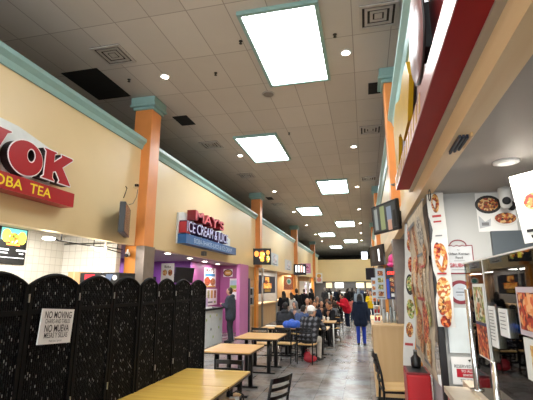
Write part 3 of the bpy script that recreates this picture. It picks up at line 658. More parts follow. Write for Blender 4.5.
# end stalls
o = boxes((-.3, .3, 0, .1, 0, .75)).done('window_stand_in', glow('window_stand_in_white', '#eef6ff', 1.6)); o.location = (.05, 43.05, 4.621); tag(o, 'small bright white box standing in for a lit window above the end wall', 'light box')  # added glowing box on the wall top, in place of a lit window
for i, (x, w, m_) in enumerate(((-4.2, .7, 'tan'), (-3.0, 1.0, 'white'), (-1.75, 1.3, 'black'), (-.6, .9, 'cream'), (0.5, .8, 'tan'))):
    cc = {'tan': '#b89c78', 'white': '#e8ecee', 'black': '#1a1a1c', 'cream': '#d8cfa8'}[m_]
    o = boxes((-w/2, w/2, 0, 0.08, -0.3, 0.3)).done('lit_menu_board', glow('end_menu_' + m_, cc, 0.05 if m_ == 'black' else 0.9)); o.location = (x, 48.9, 2.0); tag(o, f'{m_} menu panel at the very end of the hall, {wd[i]} from the pillars', 'menu board', 'menu panels in the end stalls')
t = thing('serving_counter', 'white counter of the stalls at the very end of the hall', 'counter', (-2, 46.5, 0)); boxes((-2.6, 2.4, 0, 0.7, 0, 1.15)).done('front_panel', mat('pale_counter', '#b9bcbc', 0.5), t); boxes((-2.7, 2.5, -0.1, 0.8, 1.15, 1.25)).done('countertop', white, t)
# ================================================================== BLACK WOVEN DIVIDERS
weave = weave_mat('black_woven_fibre'); frame_m = mat('black_lacquer', '#070708', 0.6, spec=0.15, var=0.1)
hinge_m = mat('hinge_metal', '#c4c4c0', 0.3, 0.9)
def arch(w, z0, zs, rise, n=12):
    """outline with an arched top: (u, z)"""
    pts = [(-w/2, z0), (w/2, z0)]
    for k in range(n+1):
        u = w/2 - w*k/n; pts.append((u, zs + rise*math.cos(PI*u/w)**0.8 if abs(u) < w/2 - 1e-6 else zs))
    return pts
def divider(edges, label):
    """edges: (x, y) of the panel joints along the floor"""
    cx = sum(e[0] for e in edges)/len(edges); cy = sum(e[1] for e in edges)/len(edges)
    t = thing('folding_screen', label, 'folding screen', (cx, cy, 0), 0, 'black woven folding screens')
    for (a, b_) in zip(edges, edges[1:]):
        a, b2 = Vector((a[0]-cx, a[1]-cy, 0)), Vector((b_[0]-cx, b_[1]-cy, 0)); r = (b2-a); w = r.length - 0.012; r.normalize(); n = r.cross(Z); c = (a+b2)/2
        mb = MB(); mb.prism(arch(w-0.03, 0.05, 1.80, 0.075), c - n*0.008, r, Z, 0.016); p = mb.done('panel', weave, t)
        fr = MB()
        for s in (-1, 1): fr.bar(c + r*s*(w/2-0.016), c + r*s*(w/2-0.016) + Z*1.815, 0.032, 0.034, up=tuple(n))
        for z in (0.07, 1.62): fr.bar(c - r*(w/2-0.02) + Z*z, c + r*(w/2-0.02) + Z*z, 0.03, 0.034)
        top = [(w/2 - w*k/14) for k in range(15)]
        pts = [c + r*u + Z*(1.80 + 0.09*max(0, math.cos(PI*u/w))**0.8) for u in top]
        fr.tube(pts, 0.017, n=8); fr.done('frame', frame_m, p)
    for e in edges[1:-1]:
        for z in (1.72, 0.9):
            mb = MB(); v = Vector((e[0]-cx, e[1]-cy, 0)); mb.box(v.x+0.012, v.x+0.024, v.y-0.004, v.y+0.004, z-0.03, z+0.03); mb.done('hinge', hinge_m, t)
    return t
divider([(-2.395, 1.98), (-2.405, 2.51), (-2.395, 3.04), (-2.405, 3.55), (-2.395, 4.02)], 'nearest black woven folding screen with arched tops, the one bearing the white notice')
divider([(-2.395, 4.04), (-2.405, 4.44), (-2.395, 4.87), (-2.405, 5.38), (-2.40, 5.92)], 'farther black woven folding screen with arched tops, ending beside the yellow table')
nd = Vector((0.06, 0.53, 0)).normalized()
t = poster('white notice about not moving chairs and tables fixed to the black screen', (-2.368, 2.80, 1.50), (0, 1, 0), 0.345, 0.26,
   [('t', .0, .082, .072, 'NO MOVING', ink, .01, .70), ('t', 0, .036, .046, 'CHAIRS AND TABLES', ink, .002, .62), ('t', 0, -.018, .074, 'NO MUEVA', ink, .01, .70), ('t', 0, -.068, .056, 'MESAS Y SILLAS', ink, .004, .66), ('t', 0, -.107, .026, 'thank you / gracias', grey_ink, 0, .7)], name='notice', cat='notice')
t.rotation_euler = (math.radians(-4), 0, 0)

# ================================================================== TABLES AND CHAIRS
edge_dark = mat('table_edge_dark', '#3a2a1c', 0.5)
def table(loc, w, l, top_mat, label, group='four-leg laminate cafe tables', rz=0):
    t = thing('cafe_table', label, 'table', loc, rz, group)
    mb = MB(); mb.box(-w/2, w/2, -l/2, l/2, 0.712, 0.73); mb.done('tabletop', top_mat, t)
    boxes((-w/2-0.004, w/2+0.004, -l/2-0.004, l/2+0.004, 0.69, 0.7118)).done('edge_band', edge_dark, t)
    for s in (-1, 1):
        y = s*(l/2-0.17)
        mb = MB(); mb.box(-w/2+0.08, w/2-0.08, y-0.03, y+0.03, 0.0, 0.03); mb.done('foot_bar', blackm, t)
        for q in (-1, 1):
            mb = MB(); mb.tube([(q*(w/2-0.22), y, 0.03), (q*(w/2-0.22), y, 0.68)], 0.043, n=12); mb.done('leg', blackm, t)
        mb = MB(); mb.box(-w/2+0.1, w/2-0.1, y-0.02, y+0.02, 0.665, 0.69); mb.done('top_bracket', blackm, t)
    return t
table((-1.96, 4.92, 0), 0.90, 0.86, table_yel, 'yellow wood-look table pushed against the screens, its far edge free')
table((-1.97, 4.05, 0), 0.90, 0.86, table_yel, 'nearest yellow wood-look table, cut off by the bottom of the picture')
table((-2.35, 7.26, 0), 0.86, 1.0, table_or, 'first orange wood-look table beyond the end of the black screens')
table((-2.34, 9.2, 0), 0.94, 1.05, table_or, 'second orange wood-look table beyond the black screens, with chairs at its far edge')
for i, (x, y) in enumerate(((-2.35, 11.3), (-1.45, 11.3))):
    table((x, y, 0), 0.88, 0.8, table_or, ['table under the bright blue jacket', 'table in front of the person in the plaid jacket'][i])
far_tables = [(-2.3, 13.4), (-1.4, 13.4), (-2.3, 15.7), (-1.4, 15.7), (-2.2, 18.2), (-2.2, 21.0), (-1.6, 24.0), (-2.4, 27.5)]
for x, y in far_tables: table((x, y, 0), 0.86, 0.8, table_or, 'wood-look table in the crowded rows further down the hall', 'tables in the crowded rows')

def make_chair(label):
    """faces +Y; ladder back at -Y"""
    t = thing('ladder_back_chair', label, 'chair', (0,0,0), 0, 'black ladder-back chairs')
    for s in (-1, 1):
        mb = MB(); mb.tube([(s*0.185, -0.20, 0), (s*0.19, -0.17, 0.43), (s*0.19, -0.19, 0.6), (s*0.19, -0.245, 0.84)], 0.015, n=8); mb.done('back_post', blackm, t)
        mb = MB(); mb.tube([(s*0.19, 0.20, 0), (s*0.185, 0.18, 0.425)], 0.014, n=8); mb.done('leg', blackm, t)
        mb = MB(); mb.tube([(s*0.187, -0.187, 0.2), (s*0.187, 0.19, 0.2)], 0.008, n=6); mb.done('side_stretcher', blackm, t)
    mb = MB(); mb.rbox(-0.205, 0.205, -0.17, 0.21, 0.432, 0.456, r=0.01); mb.done('seat', seat_wood, t)
    mb = MB()
    for a in ((-0.19, -0.17, 0.19, -0.17), (-0.19, 0.18, 0.19, 0.18), (-0.19, -0.17, -0.19, 0.18), (0.19, -0.17, 0.19, 0.18)): mb.bar((a[0], a[1], 0.42), (a[2], a[3], 0.42), 0.02, 0.022)
    mb.done('seat_frame', blackm, t)
    for z, y, h in ((0.54, -0.185, 0.035), (0.63, -0.2, 0.035), (0.72, -0.218, 0.035), (0.81, -0.238, 0.055)):
        mb = MB()
        P_ = [(-0.19, y), (-0.1, y-0.022), (0, y-0.03), (0.1, y-0.022), (0.19, y)]
        for p, q in zip(P_, P_[1:]): mb.bar((p[0], p[1], z), (q[0], q[1], z), 0.014, h)
        mb.done('back_rail', blackm, t)
    mb = MB(); mb.bar((-0.187, 0.19, 0.14), (0.187, 0.19, 0.14), 0.012, 0.02); mb.done('front_stretcher', blackm, t)
    return t
chair0 = make_chair('black ladder-back chair standing alone right of the nearest yellow table')
chair0.location = (-1.17, 4.74, 0); chair0.rotation_euler = (0, 0, math.radians(67))
def chair(x, y, rz, label, group=None): return copy_tree(chair0, label=label, loc=(x, y, 0), rz=rz, group=group)
chair(-1.72, 5.28+0.0, PI, 'black chair tucked in at the far edge of the yellow table') .location = (-1.835, 5.21, 0)
chair(-2.55, 10.05, 0.0, 'black chair at the far edge of the second orange table, nearest the stalls')
chair(-1.98, 10.2, -0.12, 'empty black chair with a pale seat below the bright blue jacket')
chair(-1.46, 10.22, -0.15, 'black chair carrying the person in the plaid jacket')
chair(0.33, 6.0, -PI/2 + 0.1, 'black chair with a pale seat in front of the wooden counter by the red bin').scale = (1.08, 1.08, 1.12)
CROWD = 'chairs in the crowded rows'
def crowd_chair(x, y, rz): return chair(x, y, rz, 'black ladder-back chair in the crowded rows further down the hall', CROWD)

# ================================================================== PEOPLE
skin_mats = [mat('skin_light', '#c89a80', 0.55, var=0.03), mat('skin_mid', '#a87858', 0.55, var=0.03), mat('skin_brown', '#7d5540', 0.55, var=0.03)]
def cloth(name, h): return mat('cloth_' + name, h, 0.9, spec=0.2, var=0.14, scale=14, bump=0.15)
hair_dark = mat('hair_dark', '#17130f', 0.6, var=0.2, scale=40); hair_brown = mat('hair_brown', '#3a281c', 0.6, var=0.2, scale=40); hair_grey = mat('hair_grey', '#8a8580', 0.6, var=0.15, scale=40)
shoe_dark = mat('shoe_dark', '#1b1b1e', 0.5); shoe_white = mat('shoe_white', '#d0d0cc', 0.5)
def remesh(mb, voxel, name, m, parent, smooth=3):
    me = bpy.data.meshes.new('tmp'); mb.bm.to_mesh(me); mb.bm.free()
    o = bpy.data.objects.new('tmp', me); COL.objects.link(o)
    md = o.modifiers.new('r', 'REMESH'); md.mode = 'VOXEL'; md.voxel_size = voxel; md.use_smooth_shade = True
    if smooth: ms = o.modifiers.new('s', 'SMOOTH'); ms.factor = 0.5; ms.iterations = smooth
    dg = bpy.context.evaluated_depsgraph_get(); out = bpy.data.meshes.new_from_object(o.evaluated_get(dg))
    COL.objects.unlink(o); bpy.data.objects.remove(o); bpy.data.meshes.remove(me)
    out.name = name; out.materials.clear(); out.materials.append(m)
    q = bpy.data.objects.new(name, out); COL.objects.link(q); q.parent = parent; return q
ARMS = {'down': ((.05, -.03, -.29), (.05, .05, -.54)), 'swing': ((.05, -.10, -.27), (.06, -.02, -.53)), 'table': ((.07, .14, -.25), (-.02, .38, -.24)),
        'front': ((.06, .02, -.28), (-.08, .24, -.20)), 'hold': ((.05, .05, -.27), (-.02, .28, -.12)), 'lap': ((.05, .02, -.28), (-.06, .22, -.36)), 'lean': ((.1, .2, -.2), (.02, .42, -.26))}
def person(label, loc, rz, H=1.7, pose='stand', lean=0.0, arms=('down', 'down'), top=None, bottom=None, hair=hair_dark, style='short', skin=0, hem=0.0, hood=False, shoes=shoe_dark, cap=None, fine=0.010, face=False, turn=0.0, nod=0.0, group=None, bulk=1.0, step=0.0, twist=0.0):
    s = H/1.75; sk = skin_mats[skin]
    t = thing('person', label, 'person', loc, rz, group)
    sit = pose == 'sit'
    pel = Vector((0, 0, 0.53 if sit else 0.93*s))
    Ru = Matrix.Rotation(-lean, 3, 'X') @ Matrix.Rotation(twist, 3, 'Z')
    def U(x, y, z): return pel + Ru @ (Vector((x, y, z))*s)
    neck, headc = U(0, 0.0, 0.53), U(0, 0.02, 0.70)
    Rh = (Ru @ Matrix.Rotation(turn, 3, 'Z') @ Matrix.Rotation(lean*0.5 - nod, 3, 'X')).to_4x4()
    def Hd(x, y, z): return headc + Rh.to_3x3() @ (Vector((x, y, z))*s)
    sh = {}; el = {}; wr = {}
    for sd, a in ((-1, arms[0]), (1, arms[1])):
        e, w = ARMS[a]; S = U(sd*0.175, -0.005, 0.475); sh[sd] = S
        Rz = Matrix.Rotation(twist, 3, 'Z')
        el[sd] = S + Rz @ (Vector((sd*e[0], e[1], e[2]))*s); wr[sd] = S + Rz @ (Vector((sd*w[0], w[1], w[2]))*s)
    if sit:
        hp = {q: pel + Vector((q*0.09, 0.0, -0.01)) for q in (-1, 1)}; kn = {q: Vector((q*0.13, 0.42*s, 0.51)) for q in (-1, 1)}; an = {q: Vector((q*0.13, 0.38*s + 0.05*q*step, 0.09)) for q in (-1, 1)}
    else:
        hp = {q: pel + Vector((q*0.09, 0, -0.02))*s for q in (-1, 1)}; kn = {q: Vector((q*0.10, 0.02 + q*step*0.5, 0.49))*s for q in (-1, 1)}; an = {q: Vector((q*0.10, -0.03 + q*step, 0.085 + (0.03 if q*step < 0 else 0)))*s for q in (-1, 1)}
    ft = {q: an[q] + Vector((q*0.02, 0.15, -0.05))*s for q in (-1, 1)}
    # body: one continuous surface
    b = MB()
    b.caps(U(0,0,0), U(0,0.01,0.42), .105*s, .11*s); b.caps(U(-.13,0,.44), U(.13,0,.44), .06*s, .06*s); b.caps(U(-.06,0,.02), U(-.07,0,.36), .09*s, .1*s); b.caps(U(.06,0,.02), U(.07,0,.36), .09*s, .1*s)
    b.caps(U(0,-.005,.46), Hd(0,-.01,-.06), .056*s, .052*s)
    b.ell(Hd(0,-.005,.015), (.076*s,.094*s,.108*s), rot=Rh); b.ell(Hd(0,.03,-.055), (.056*s,.058*s,.062*s), rot=Rh)
    b.caps(Hd(0,.082,.018), Hd(0,.104,-.022), .010*s, .017*s); b.ell(Hd(0,.08,-.062), (.024*s,.014*s,.010*s), rot=Rh); b.caps(Hd(-.035,.082,.03), Hd(.035,.082,.03), .012*s, .012*s)
    for q in (-1, 1): b.ell(Hd(q*.077,-.005,0), (.012*s,.024*s,.034*s), rot=Rh)
    for q in (-1, 1):
        b.caps(sh[q], el[q], .05*s, .04*s); b.caps(el[q], wr[q], .04*s, .029*s)
        dv = (wr[q]-el[q]).normalized(); side = dv.cross(Vector((0,0,1)) if abs(dv.z) < .9 else Vector((0,1,0))).normalized()
        if abs(dv.z) >= .9: side = Vector((0,1,0)) - dv*dv.y; side.normalize()
        palm = wr[q] + dv*0.075*s; nrm = dv.cross(side)
        b.caps(wr[q], palm - dv*.01, .027*s, .03*s); b.caps(palm + side*.022*s, palm - side*.022*s, .017*s, .017*s)
        curl = nrm * (0.35 * (1 if nrm.dot(Vector((-q,0.2,-0.3))) > 0 else -1))
        for k, ln in enumerate((.062, .074, .069, .052)):
            r0 = palm + side*(.031 - .0205*k)*s + dv*.012*s; m1 = r0 + (dv + curl*.5).normalized()*ln*.55*s; m2 = m1 + (dv + curl*1.6).normalized()*ln*.5*s
            b.caps(r0, m1, .0095*s, .009*s, n=6); b.caps(m1, m2, .009*s, .008*s, n=6)
        th0 = wr[q] + dv*.03*s + side*.026*s; th1 = th0 + (dv*.6 + side*.75).normalized()*.036*s; th2 = th1 + (dv*.9 + side*.2 + curl*.5).normalized()*.032*s
        b.caps(th0, th1, .012*s, .0105*s, n=6); b.caps(th1, th2, .0105*s, .0085*s, n=6)
    for q in (-1, 1):
        b.caps(pel, hp[q], .1*s, .085*s); b.caps(hp[q], kn[q], .076*s, .052*s); b.caps(kn[q], an[q], .05*s, .036*s); b.caps(an[q] + Vector((0,-.03,-.04))*s, ft[q], .032*s, .028*s)
    remesh(b, fine, 'body', sk, t, 1)
    # jacket
    j = MB(); k = bulk
    hz = -0.06 - hem
    if sit: hz = max(hz, -0.04)
    for q in (-1, 1):
        j.caps(U(q*.065*k, 0, .04), U(q*.09*k, 0.005, .38), .125*s*k, .122*s*k)
        if not sit: j.caps(pel + Vector((q*.07*k, 0, 0))*s, pel + Vector((q*.085*k, 0, hz))*s, .122*s*k, .118*s*k)
        else: j.caps(pel + Vector((q*.07, 0, 0.04))*s, pel + Vector((q*.07, 0.05, 0.0))*s, .12*s*k, .115*s*k)
        j.caps(U(q*.09, 0, .42), sh[q] + Vector((-q*.01, 0, .0)), .09*s, .078*s*k)
        j.caps(sh[q], el[q], .074*s*k, .058*s*k); j.caps(el[q], wr[q] - (wr[q]-el[q])*.06, .058*s*k, .046*s*k)
    j.caps(U(0, -.02, .04), U(0, -.015, .40), .135*s*k, .13*s*k); j.caps(pel, pel + Vector((0, 0, hz*.8)), .13*s*k, .125*s*k)
    j.caps(U(0, -.01, .38), U(0, -.01, .47), .11*s, .09*s)
    j.caps(U(0, 0, .46), U(0, -.005, .525), .085*s, .068*s)
    if hood == 'down': j.ell(U(0, -.09, .53), (.125*s, .07*s, .075*s), rot=Ru.to_4x4())
    remesh(j, max(fine, .014), 'jacket', top, t, 4)
    # trousers
    p = MB()
    for q in (-1, 1):
        p.caps(pel + Vector((0, 0, -.0)), hp[q], .118*s, .105*s); p.caps(hp[q], kn[q], .094*s, .072*s); p.caps(kn[q], an[q] + Vector((0,0,.0)), .071*s, .058*s)
    remesh(p, max(fine, .014), 'trousers', bottom, t, 2)
    for q in (-1, 1):
        h_ = MB(); h_.caps(an[q] + Vector((0,-.035,-.03))*s, ft[q] + Vector((0,.015,.0))*s, .046*s, .04*s); h_.caps(an[q] + Vector((0,0,-.01))*s, an[q] + Vector((0,-.01,-.04))*s, .044*s, .046*s); remesh(h_, .012, 'shoe', shoes, t, 1)
    # hair or headgear
    if style != 'bald':
        h = MB()
        h.ell(Hd(0,-.022,.03), (.087*s,.094*s,.108*s), rot=Rh); h.ell(Hd(0,-.04,-.03), (.078*s,.066*s,.075*s), rot=Rh)
        if style == 'long':
            for x in (-.05, 0, .05): h.caps(Hd(x,-.05,0), Hd(x*1.2,-.085,-.24), .05*s, .05*s)
        if style == 'bun': h.ell(Hd(0,-.1,.08), (.05*s,.045*s,.05*s), rot=Rh)
        remesh(h, max(fine, .012), 'hair', hair, t, 2)
    if style == 'hoodup' or hood == 'up':
        h = MB(); h.ell(Hd(0,-.03,.02), (.108*s,.108*s,.13*s), rot=Rh); h.caps(Hd(0,-.05,-.06), U(0,-.05,.5), .1*s, .1*s); remesh(h, .014, 'hood', top, t, 2)
    if cap is not None:
        h = MB(); h.ell(Hd(0,-.014,.05), (.102*s,.116*s,.10*s), rot=Rh); h.ell(Hd(0,.1,.062), (.07*s,.075*s,.012*s), rot=Rh); remesh(h, .011, 'cap', cap, t, 1)
    if face:
        for q in (-1, 1):
            e = MB(); e.ell(Hd(q*.03,.087,.008), (.013*s,.008*s,.008*s), rot=Rh, n=10); e.done('eye', mat('eye_dark', '#1a1512', 0.2), t)
        e = MB(); e.ell(Hd(0,.094,-.065), (.024*s,.006*s,.006*s), rot=Rh, n=10); e.done('mouth', mat('lips', '#8a4a42', 0.5), t)
    return t
c_black = cloth('black', '#17181b'); c_char = cloth('charcoal', '#34363a'); c_navy = cloth('navy', '#1b2436'); c_red = cloth('red', '#c41f33'); c_yel = cloth('yellow', '#d8b81e'); c_jean = cloth('denim', '#2b3446'); c_royal = cloth('royal_blue', '#2a3f9c')
c_cream = cloth('cream', '#cfc8c0'); c_bluegrey = cloth('blue_grey', '#4b5a80'); c_grey = cloth('grey', '#75767a'); c_hood = cloth('pale_blue_grey', '#8f9fb0'); c_pink = cloth('salmon', '#b86a60'); c_brown = cloth('brown', '#4a3a30'); plaid = plaid_mat('plaid_flannel'); c_white = cloth('white', '#f0f0ee')
# standing
person('person in a dark grey jacket and jeans at the counter of the pink stall', (-4.46, 13.3, 0), PI/2, 1.78, arms=('front', 'front'), top=cloth('dark_slate', '#3c4148'), bottom=cloth('faded_black', '#3a3e44'), hair=hair_brown, hood='down', hem=.08, face=True, lean=0.05, bulk=1.25)
person('person in a long navy quilted coat and bright blue trousers walking away down the aisle', (-0.2, 13.5, 0), 0.0, 1.58, arms=('down', 'down'), top=c_navy, bottom=c_royal, hair=hair_dark, style='long', hood='down', hem=.1, bulk=1.22, step=.06)
person('person in a bright red jacket and dark trousers bending over the tables', (-0.86, 19.1, 0), PI/2 + 0.5, 1.55, lean=0.4, arms=('front', 'hold'), top=c_red, bottom=c_navy, hair=hair_dark, bulk=1.4, shoes=shoe_white)
person('person in a yellow shirt standing far down the aisle', (0.22, 22.0, 0), PI, 1.6, arms=('front', 'front'), top=c_yel, bottom=c_jean, hair=hair_dark, fine=.016, face=True)
person('person in a pale blue grey hooded top far down the aisle', (-0.4, 23.5, 0), 0.2, 1.72, top=c_hood, bottom=c_jean, hood='up', fine=.016)
person('child in a salmon top behind the person in red', (-0.72, 22.3, 0), 0.2, 1.25, top=c_pink, bottom=c_jean, fine=.016)
person('person with long dark hair queuing at the far stalls by the menu boards', (-3.45, 17.4, 0), 0.5, 1.62, arms=('front', 'front'), top=c_black, bottom=c_black, style='long', fine=.014)
person('person in a pale cardigan queuing beside the long-haired person', (-3.3, 18.4, 0), 0.8, 1.55, arms=('front', 'down'), top=c_cream, bottom=c_black, hair=hair_brown, style='long', fine=.016)
person('tall person in black queuing under the teal oval logo', (-3.2, 19.3, 0), 0.5, 1.72, top=c_black, bottom=c_black, fine=.016)
# seated near group
person('person in a plaid jacket and white cap seated with their back to the camera', (-1.44, 10.3, 0), -0.25, 1.80, 'sit', 0.38, ('lean', 'lean'), plaid, cloth('pale_trouser', '#b9b4aa'), hair_grey, cap=c_white, bulk=1.18, turn=-0.5)
person('person in a charcoal jacket with short dark hair seated with their back to the camera', (-2.42, 12.35, 0), 0.05, 1.74, 'sit', 0.2, ('table', 'table'), c_char, c_jean, hood='down', bulk=1.2)
person('person in a blue grey jacket hunched over beside the white cap', (-2.02, 12.5, 0), -0.3, 1.7, 'sit', 0.5, ('lean', 'table'), c_bluegrey, c_jean, bulk=1.1)
person('bald person in a cream jacket facing the camera at the tables', (-2.3, 16.55, 0), PI, 1.78, 'sit', 0.12, ('table', 'table'), c_cream, c_jean, style='bald', skin=0, face=True)
person('person with a grey hood up seated beside the bald person', (-2.38, 14.35, 0), PI-0.3, 1.7, 'sit', 0.2, ('lap', 'table'), c_grey, c_jean, hood='up', face=True)
person('person in a dark jacket facing the camera, seated right of the bald person', (-1.75, 14.3, 0), PI+0.1, 1.7, 'sit', 0.15, ('table', 'table'), c_navy, c_jean, skin=1, face=True)
person('person in a black jacket seated sideways at the aisle end of the tables', (-1.18, 14.3, 0), PI*0.8, 1.7, 'sit', 0.2, ('table', 'lap'), c_black, c_black, skin=1)
person('person in a grey sweater leaning on the aisle end of the tables', (-1.2, 16.5, 0), PI*0.8, 1.66, 'sit', 0.45, ('lean', 'table'), cloth('mid_grey', '#5a5d62'), c_jean, hair=hair_brown)
for a in ((-2.42, 12.3, 0.05), (-2.02, 12.4, -0.3), (-2.3, 16.6, PI), (-2.38, 14.4, PI-0.3), (-1.75, 14.35, PI+0.1), (-1.18, 14.35, PI*0.8), (-1.2, 16.55, PI*0.8)): crowd_chair(*a)
# further crowd
crowd = [(-1.75, 16.6, PI+.1, 'sit', c_brown), (-2.5, 19.1, PI, 'sit', c_navy), (-1.75, 19.2, PI, 'sit', c_black), (-2.5, 21.9, PI, 'sit', c_char), (-1.9, 20.1, 0.0, 'sit', c_black),
         (-1.35, 24.9, PI, 'sit', c_black), (-1.75, 23.1, 0, 'sit', c_brown), (-2.3, 28.4, PI, 'sit', c_black), (-2.5, 26.6, 0, 'sit', c_char),
         (-3.6, 24.5, .6, 'stand', c_black), (-3.5, 27.0, 1.0, 'stand', c_black), (-2.9, 30.0, .5, 'stand', c_char), (-3.0, 33.0, .5, 'stand', c_white), (-1.9, 31.0, .3, 'stand', c_black), (-1.3, 30.0, -.4, 'stand', c_black), (-2.4, 35.0, 0.1, 'stand', c_navy), (-1.1, 35.0, 0.2, 'stand', c_black), (-0.6, 29.0, 0.1, 'stand', c_char), (0.0, 33.0, 0.1, 'stand', c_navy), (-3.9, 30.5, 1.2, 'stand', c_brown), (0.1, 27.0, PI, 'stand', c_black), (-1.6, 39.0, 0.1, 'stand', c_black), (-3.3, 38.5, 0.4, 'stand', c_black), (-0.4, 39.5, 0.0, 'stand', c_bluegrey)]
names = {id(c_black): 'black', id(c_brown): 'brown', id(c_navy): 'navy', id(c_char): 'charcoal', id(c_white): 'white', id(c_bluegrey): 'blue grey'}
for i, (x, y, a, ps, c) in enumerate(crowd):
    lb = f'person in {names[id(c)]} clothes ' + ('seated' if ps == 'sit' else 'standing') + ' among the crowd down the hall'
    person(lb, (x, y, 0), a, 1.6 + 0.03*(i % 6), ps, 0.15 if ps == 'sit' else 0.0, ('table', 'table') if ps == 'sit' else ('front', 'down'), c, [c_jean, c_black][i % 2], [hair_dark, hair_brown, hair_dark, hair_grey][i % 4], ['short', 'long', 'short'][i % 3], i % 3, fine=.02, face=abs(a-PI) < .5, group=f'people in {names[id(c)]} ' + ps)
    if ps == 'sit': crowd_chair(x, y - (0.05 if abs(a) < 1 else -0.05), a)
# things on and around the tables
mb = MB()
for a in ((-.2, 0, .1, .12), (.0, .03, .12, .15), (.2, 0, .09, .13), (-.05, -.1, .08, .13), (.12, -.12, .07, .12)): mb.ell((a[0], a[1], a[3]*.75), (.17, .14, a[3]))
o = remesh(mb, .02, 'folded_jacket', mat('bright_blue_nylon', '#2459c4', 0.5, var=0.15, bump=0.3), None, 2); o.location = (-1.98, 11.08, 0.735); o.scale = (.68, .8, .85); tag(o, 'bright royal blue jacket heaped on the table left of the plaid jacket', 'jacket')
t = thing('tote_bag', 'black bag with white papers standing on the floor beside the yellow table', 'bag', (-1.62, 5.12, 0), .2)
mb = MB(); mb.ell((0, 0, .2), (.15, .09, .2)); mb.ell((0, 0, .34), (.13, .06, .1)); remesh(mb, .012, 'bag_body', mat('black_bag_cloth', '#17171a', .6, var=.2), t, 2)
mb = MB(); mb.tube([(-.1, 0, .36), (-.08, 0, .5), (.0, 0, .54), (.08, 0, .5), (.1, 0, .36)], .01); mb.done('handle', black, t); boxes((-.09, .03, -.02, .02, .38, .47)).done('papers', paper, t)
t = thing('red_bag', 'red carrier bag on the floor under the chair of the person in plaid', 'bag', (-1.40, 10.33, 0), 0.3)
mb = MB(); mb.ell((0, 0, .09), (.17, .09, .09)); mb.ell((-.07, 0, .17), (.09, .06, .09)); remesh(mb, .012, 'bag_body', mat('red_bag_cloth', '#b02636', 0.5, var=0.2, bump=0.4), t, 2)
mb = MB(); mb.tube([(-.11, 0, .22), (-.10, 0, .30), (-.03, 0, .30), (-.01, 0, .2)], .01); mb.done('handle', mat('red_bag_cloth', '#b02636'), t)
def cup(x, y, label, c=paper):
    t = thing('paper_cup', label, 'cup', (x, y, 0.731), 0, 'cups on the tables')
    mb = MB(); mb.lathe([(.03, 0), (.042, .12), (.042, .125)], n=14); mb.done('cup_body', c, t); mb = MB(); mb.lathe([(.044, .125), (.044, .135), (.036, .14), (.03, .142)], n=14); mb.done('lid', white, t)
cup(-1.2, 13.25, 'white paper cup nearest the aisle on the crowded table'); cup(-1.35, 13.45, 'white paper cup behind the one nearest the aisle'); cup(-1.95, 13.55, 'white paper cup in front of the bald person')
def tray(x, y, label, food):
    t = thing('food_tray', label, 'tray', (x, y, 0.731), 0, 'food trays on the tables')
    mb = MB(); mb.rbox(-.17, .17, -.12, .12, 0, .018, r=.008); mb.done('tray_base', mat('tray_brown', '#7a5a44', .5), t)
    mb = MB(); mb.lathe([(.05, .018), (.09, .04), (.085, .04), (.05, .025)], n=18); mb.done('plate', white, t); mb = MB(); mb.ell((0, 0, .04), (.06, .06, .025)); mb.done('food', food, t)
tray(-1.5, 13.2, 'food tray on the crowded table below the person in the dark jacket', food4); tray(-1.4, 11.35, 'food tray in front of the person in plaid', food2); tray(-2.45, 13.3, 'food tray in front of the charcoal jacket', food1)
o = boxes((-.14, .14, -.1, .1, 0, .02)).done('paper_napkin', paper); o.location = (-2.62, 11.35, .731); tag(o, 'white paper napkin on the table behind the orange ones', 'napkin')
o = MB().tube([(-1.02, 12.95, 0.02), (-1.02, 12.95, .69)], .02, white).done('white_table_leg', white); tag(o, 'white metal post standing at the aisle edge of the crowded table', 'post')
# ================================================================== RIGHT: maroon sign over the near stall
t = thing('stall_sign', 'large maroon sign with a round plate and bright lower strip over the near stall', 'sign', (0, 0, 0))
boxes((0.46, 0.715, 0.4, 4.3, 2.925, 3.62)).done('sign_box', maroon, t)
boxes((0.372, 0.50, 0.4, 4.32, 2.80, 2.93)).done('lower_channel', mat('dark_red_channel', '#96121a', 0.45, spec=0.2, var=0.04), t)
boxes((0.366, 0.3715, 0.4, 4.32, 2.80, 2.93)).done('front_strip', mat('polished_rose_strip', '#b5807c', 0.3, 0.35), t)
gold = mat('sign_gold_letters', '#c9a25a', .4, .3)
for k in range(13):
    y = 2.30 + .155*k; mb = MB(); mb.prism([(-y-.10, 2.815), (-y-.05, 2.815), (-y-.03, 2.87), (-y, 2.91), (-y-.05, 2.912), (-y-.08, 2.85)], (0.3655, 0, 0), (0,-1,0), (0,0,1), 0.004); mb.done('letter', gold, t)
mb = MB(); mb.lathe([(0.02, 0), (0.285, 0), (0.285, 0.012), (0.28, 0.016), (0.02, 0.016)], (0.395, 2.40, 3.34), n=48, axis=(-1,0,0)); mb.done('round_plate', mat('plate_pale_pink', '#8a6261', 0.35, 0.0, var=0.12, scale=3), t)
mb = MB(); mb.lathe([(0.02, -.004), (0.30, -.004), (0.30, 0.008), (0.28, 0.008)], (0.395, 2.40, 3.34), n=48, axis=(-1,0,0)); mb.done('plate_rim', mat('black_trim', '#1d1718', .4), t)
mb = MB(); mb.box(0.40, 0.46, 2.3, 2.5, 3.2, 3.5); mb.done('standoff', black, t)
ypts = [(-2.79,3.29),(-3.06,3.05),(-3.45,3.03),(-3.6,3.16),(-3.8,3.2),(-4.0,2.98),(-4.28,2.97),(-4.29,3.45),(-4.1,3.54),(-3.9,3.58),(-3.5,3.44),(-3.2,3.5),(-2.9,3.46)]
mb = MB(); mb.prism(ypts, (0.415, 0, 0), (0,-1,0), (0,0,1), 0.035); mb.done('yellow_plate', mat('sign_yellow_plate', '#c9a022', .35, spec=.2), t)
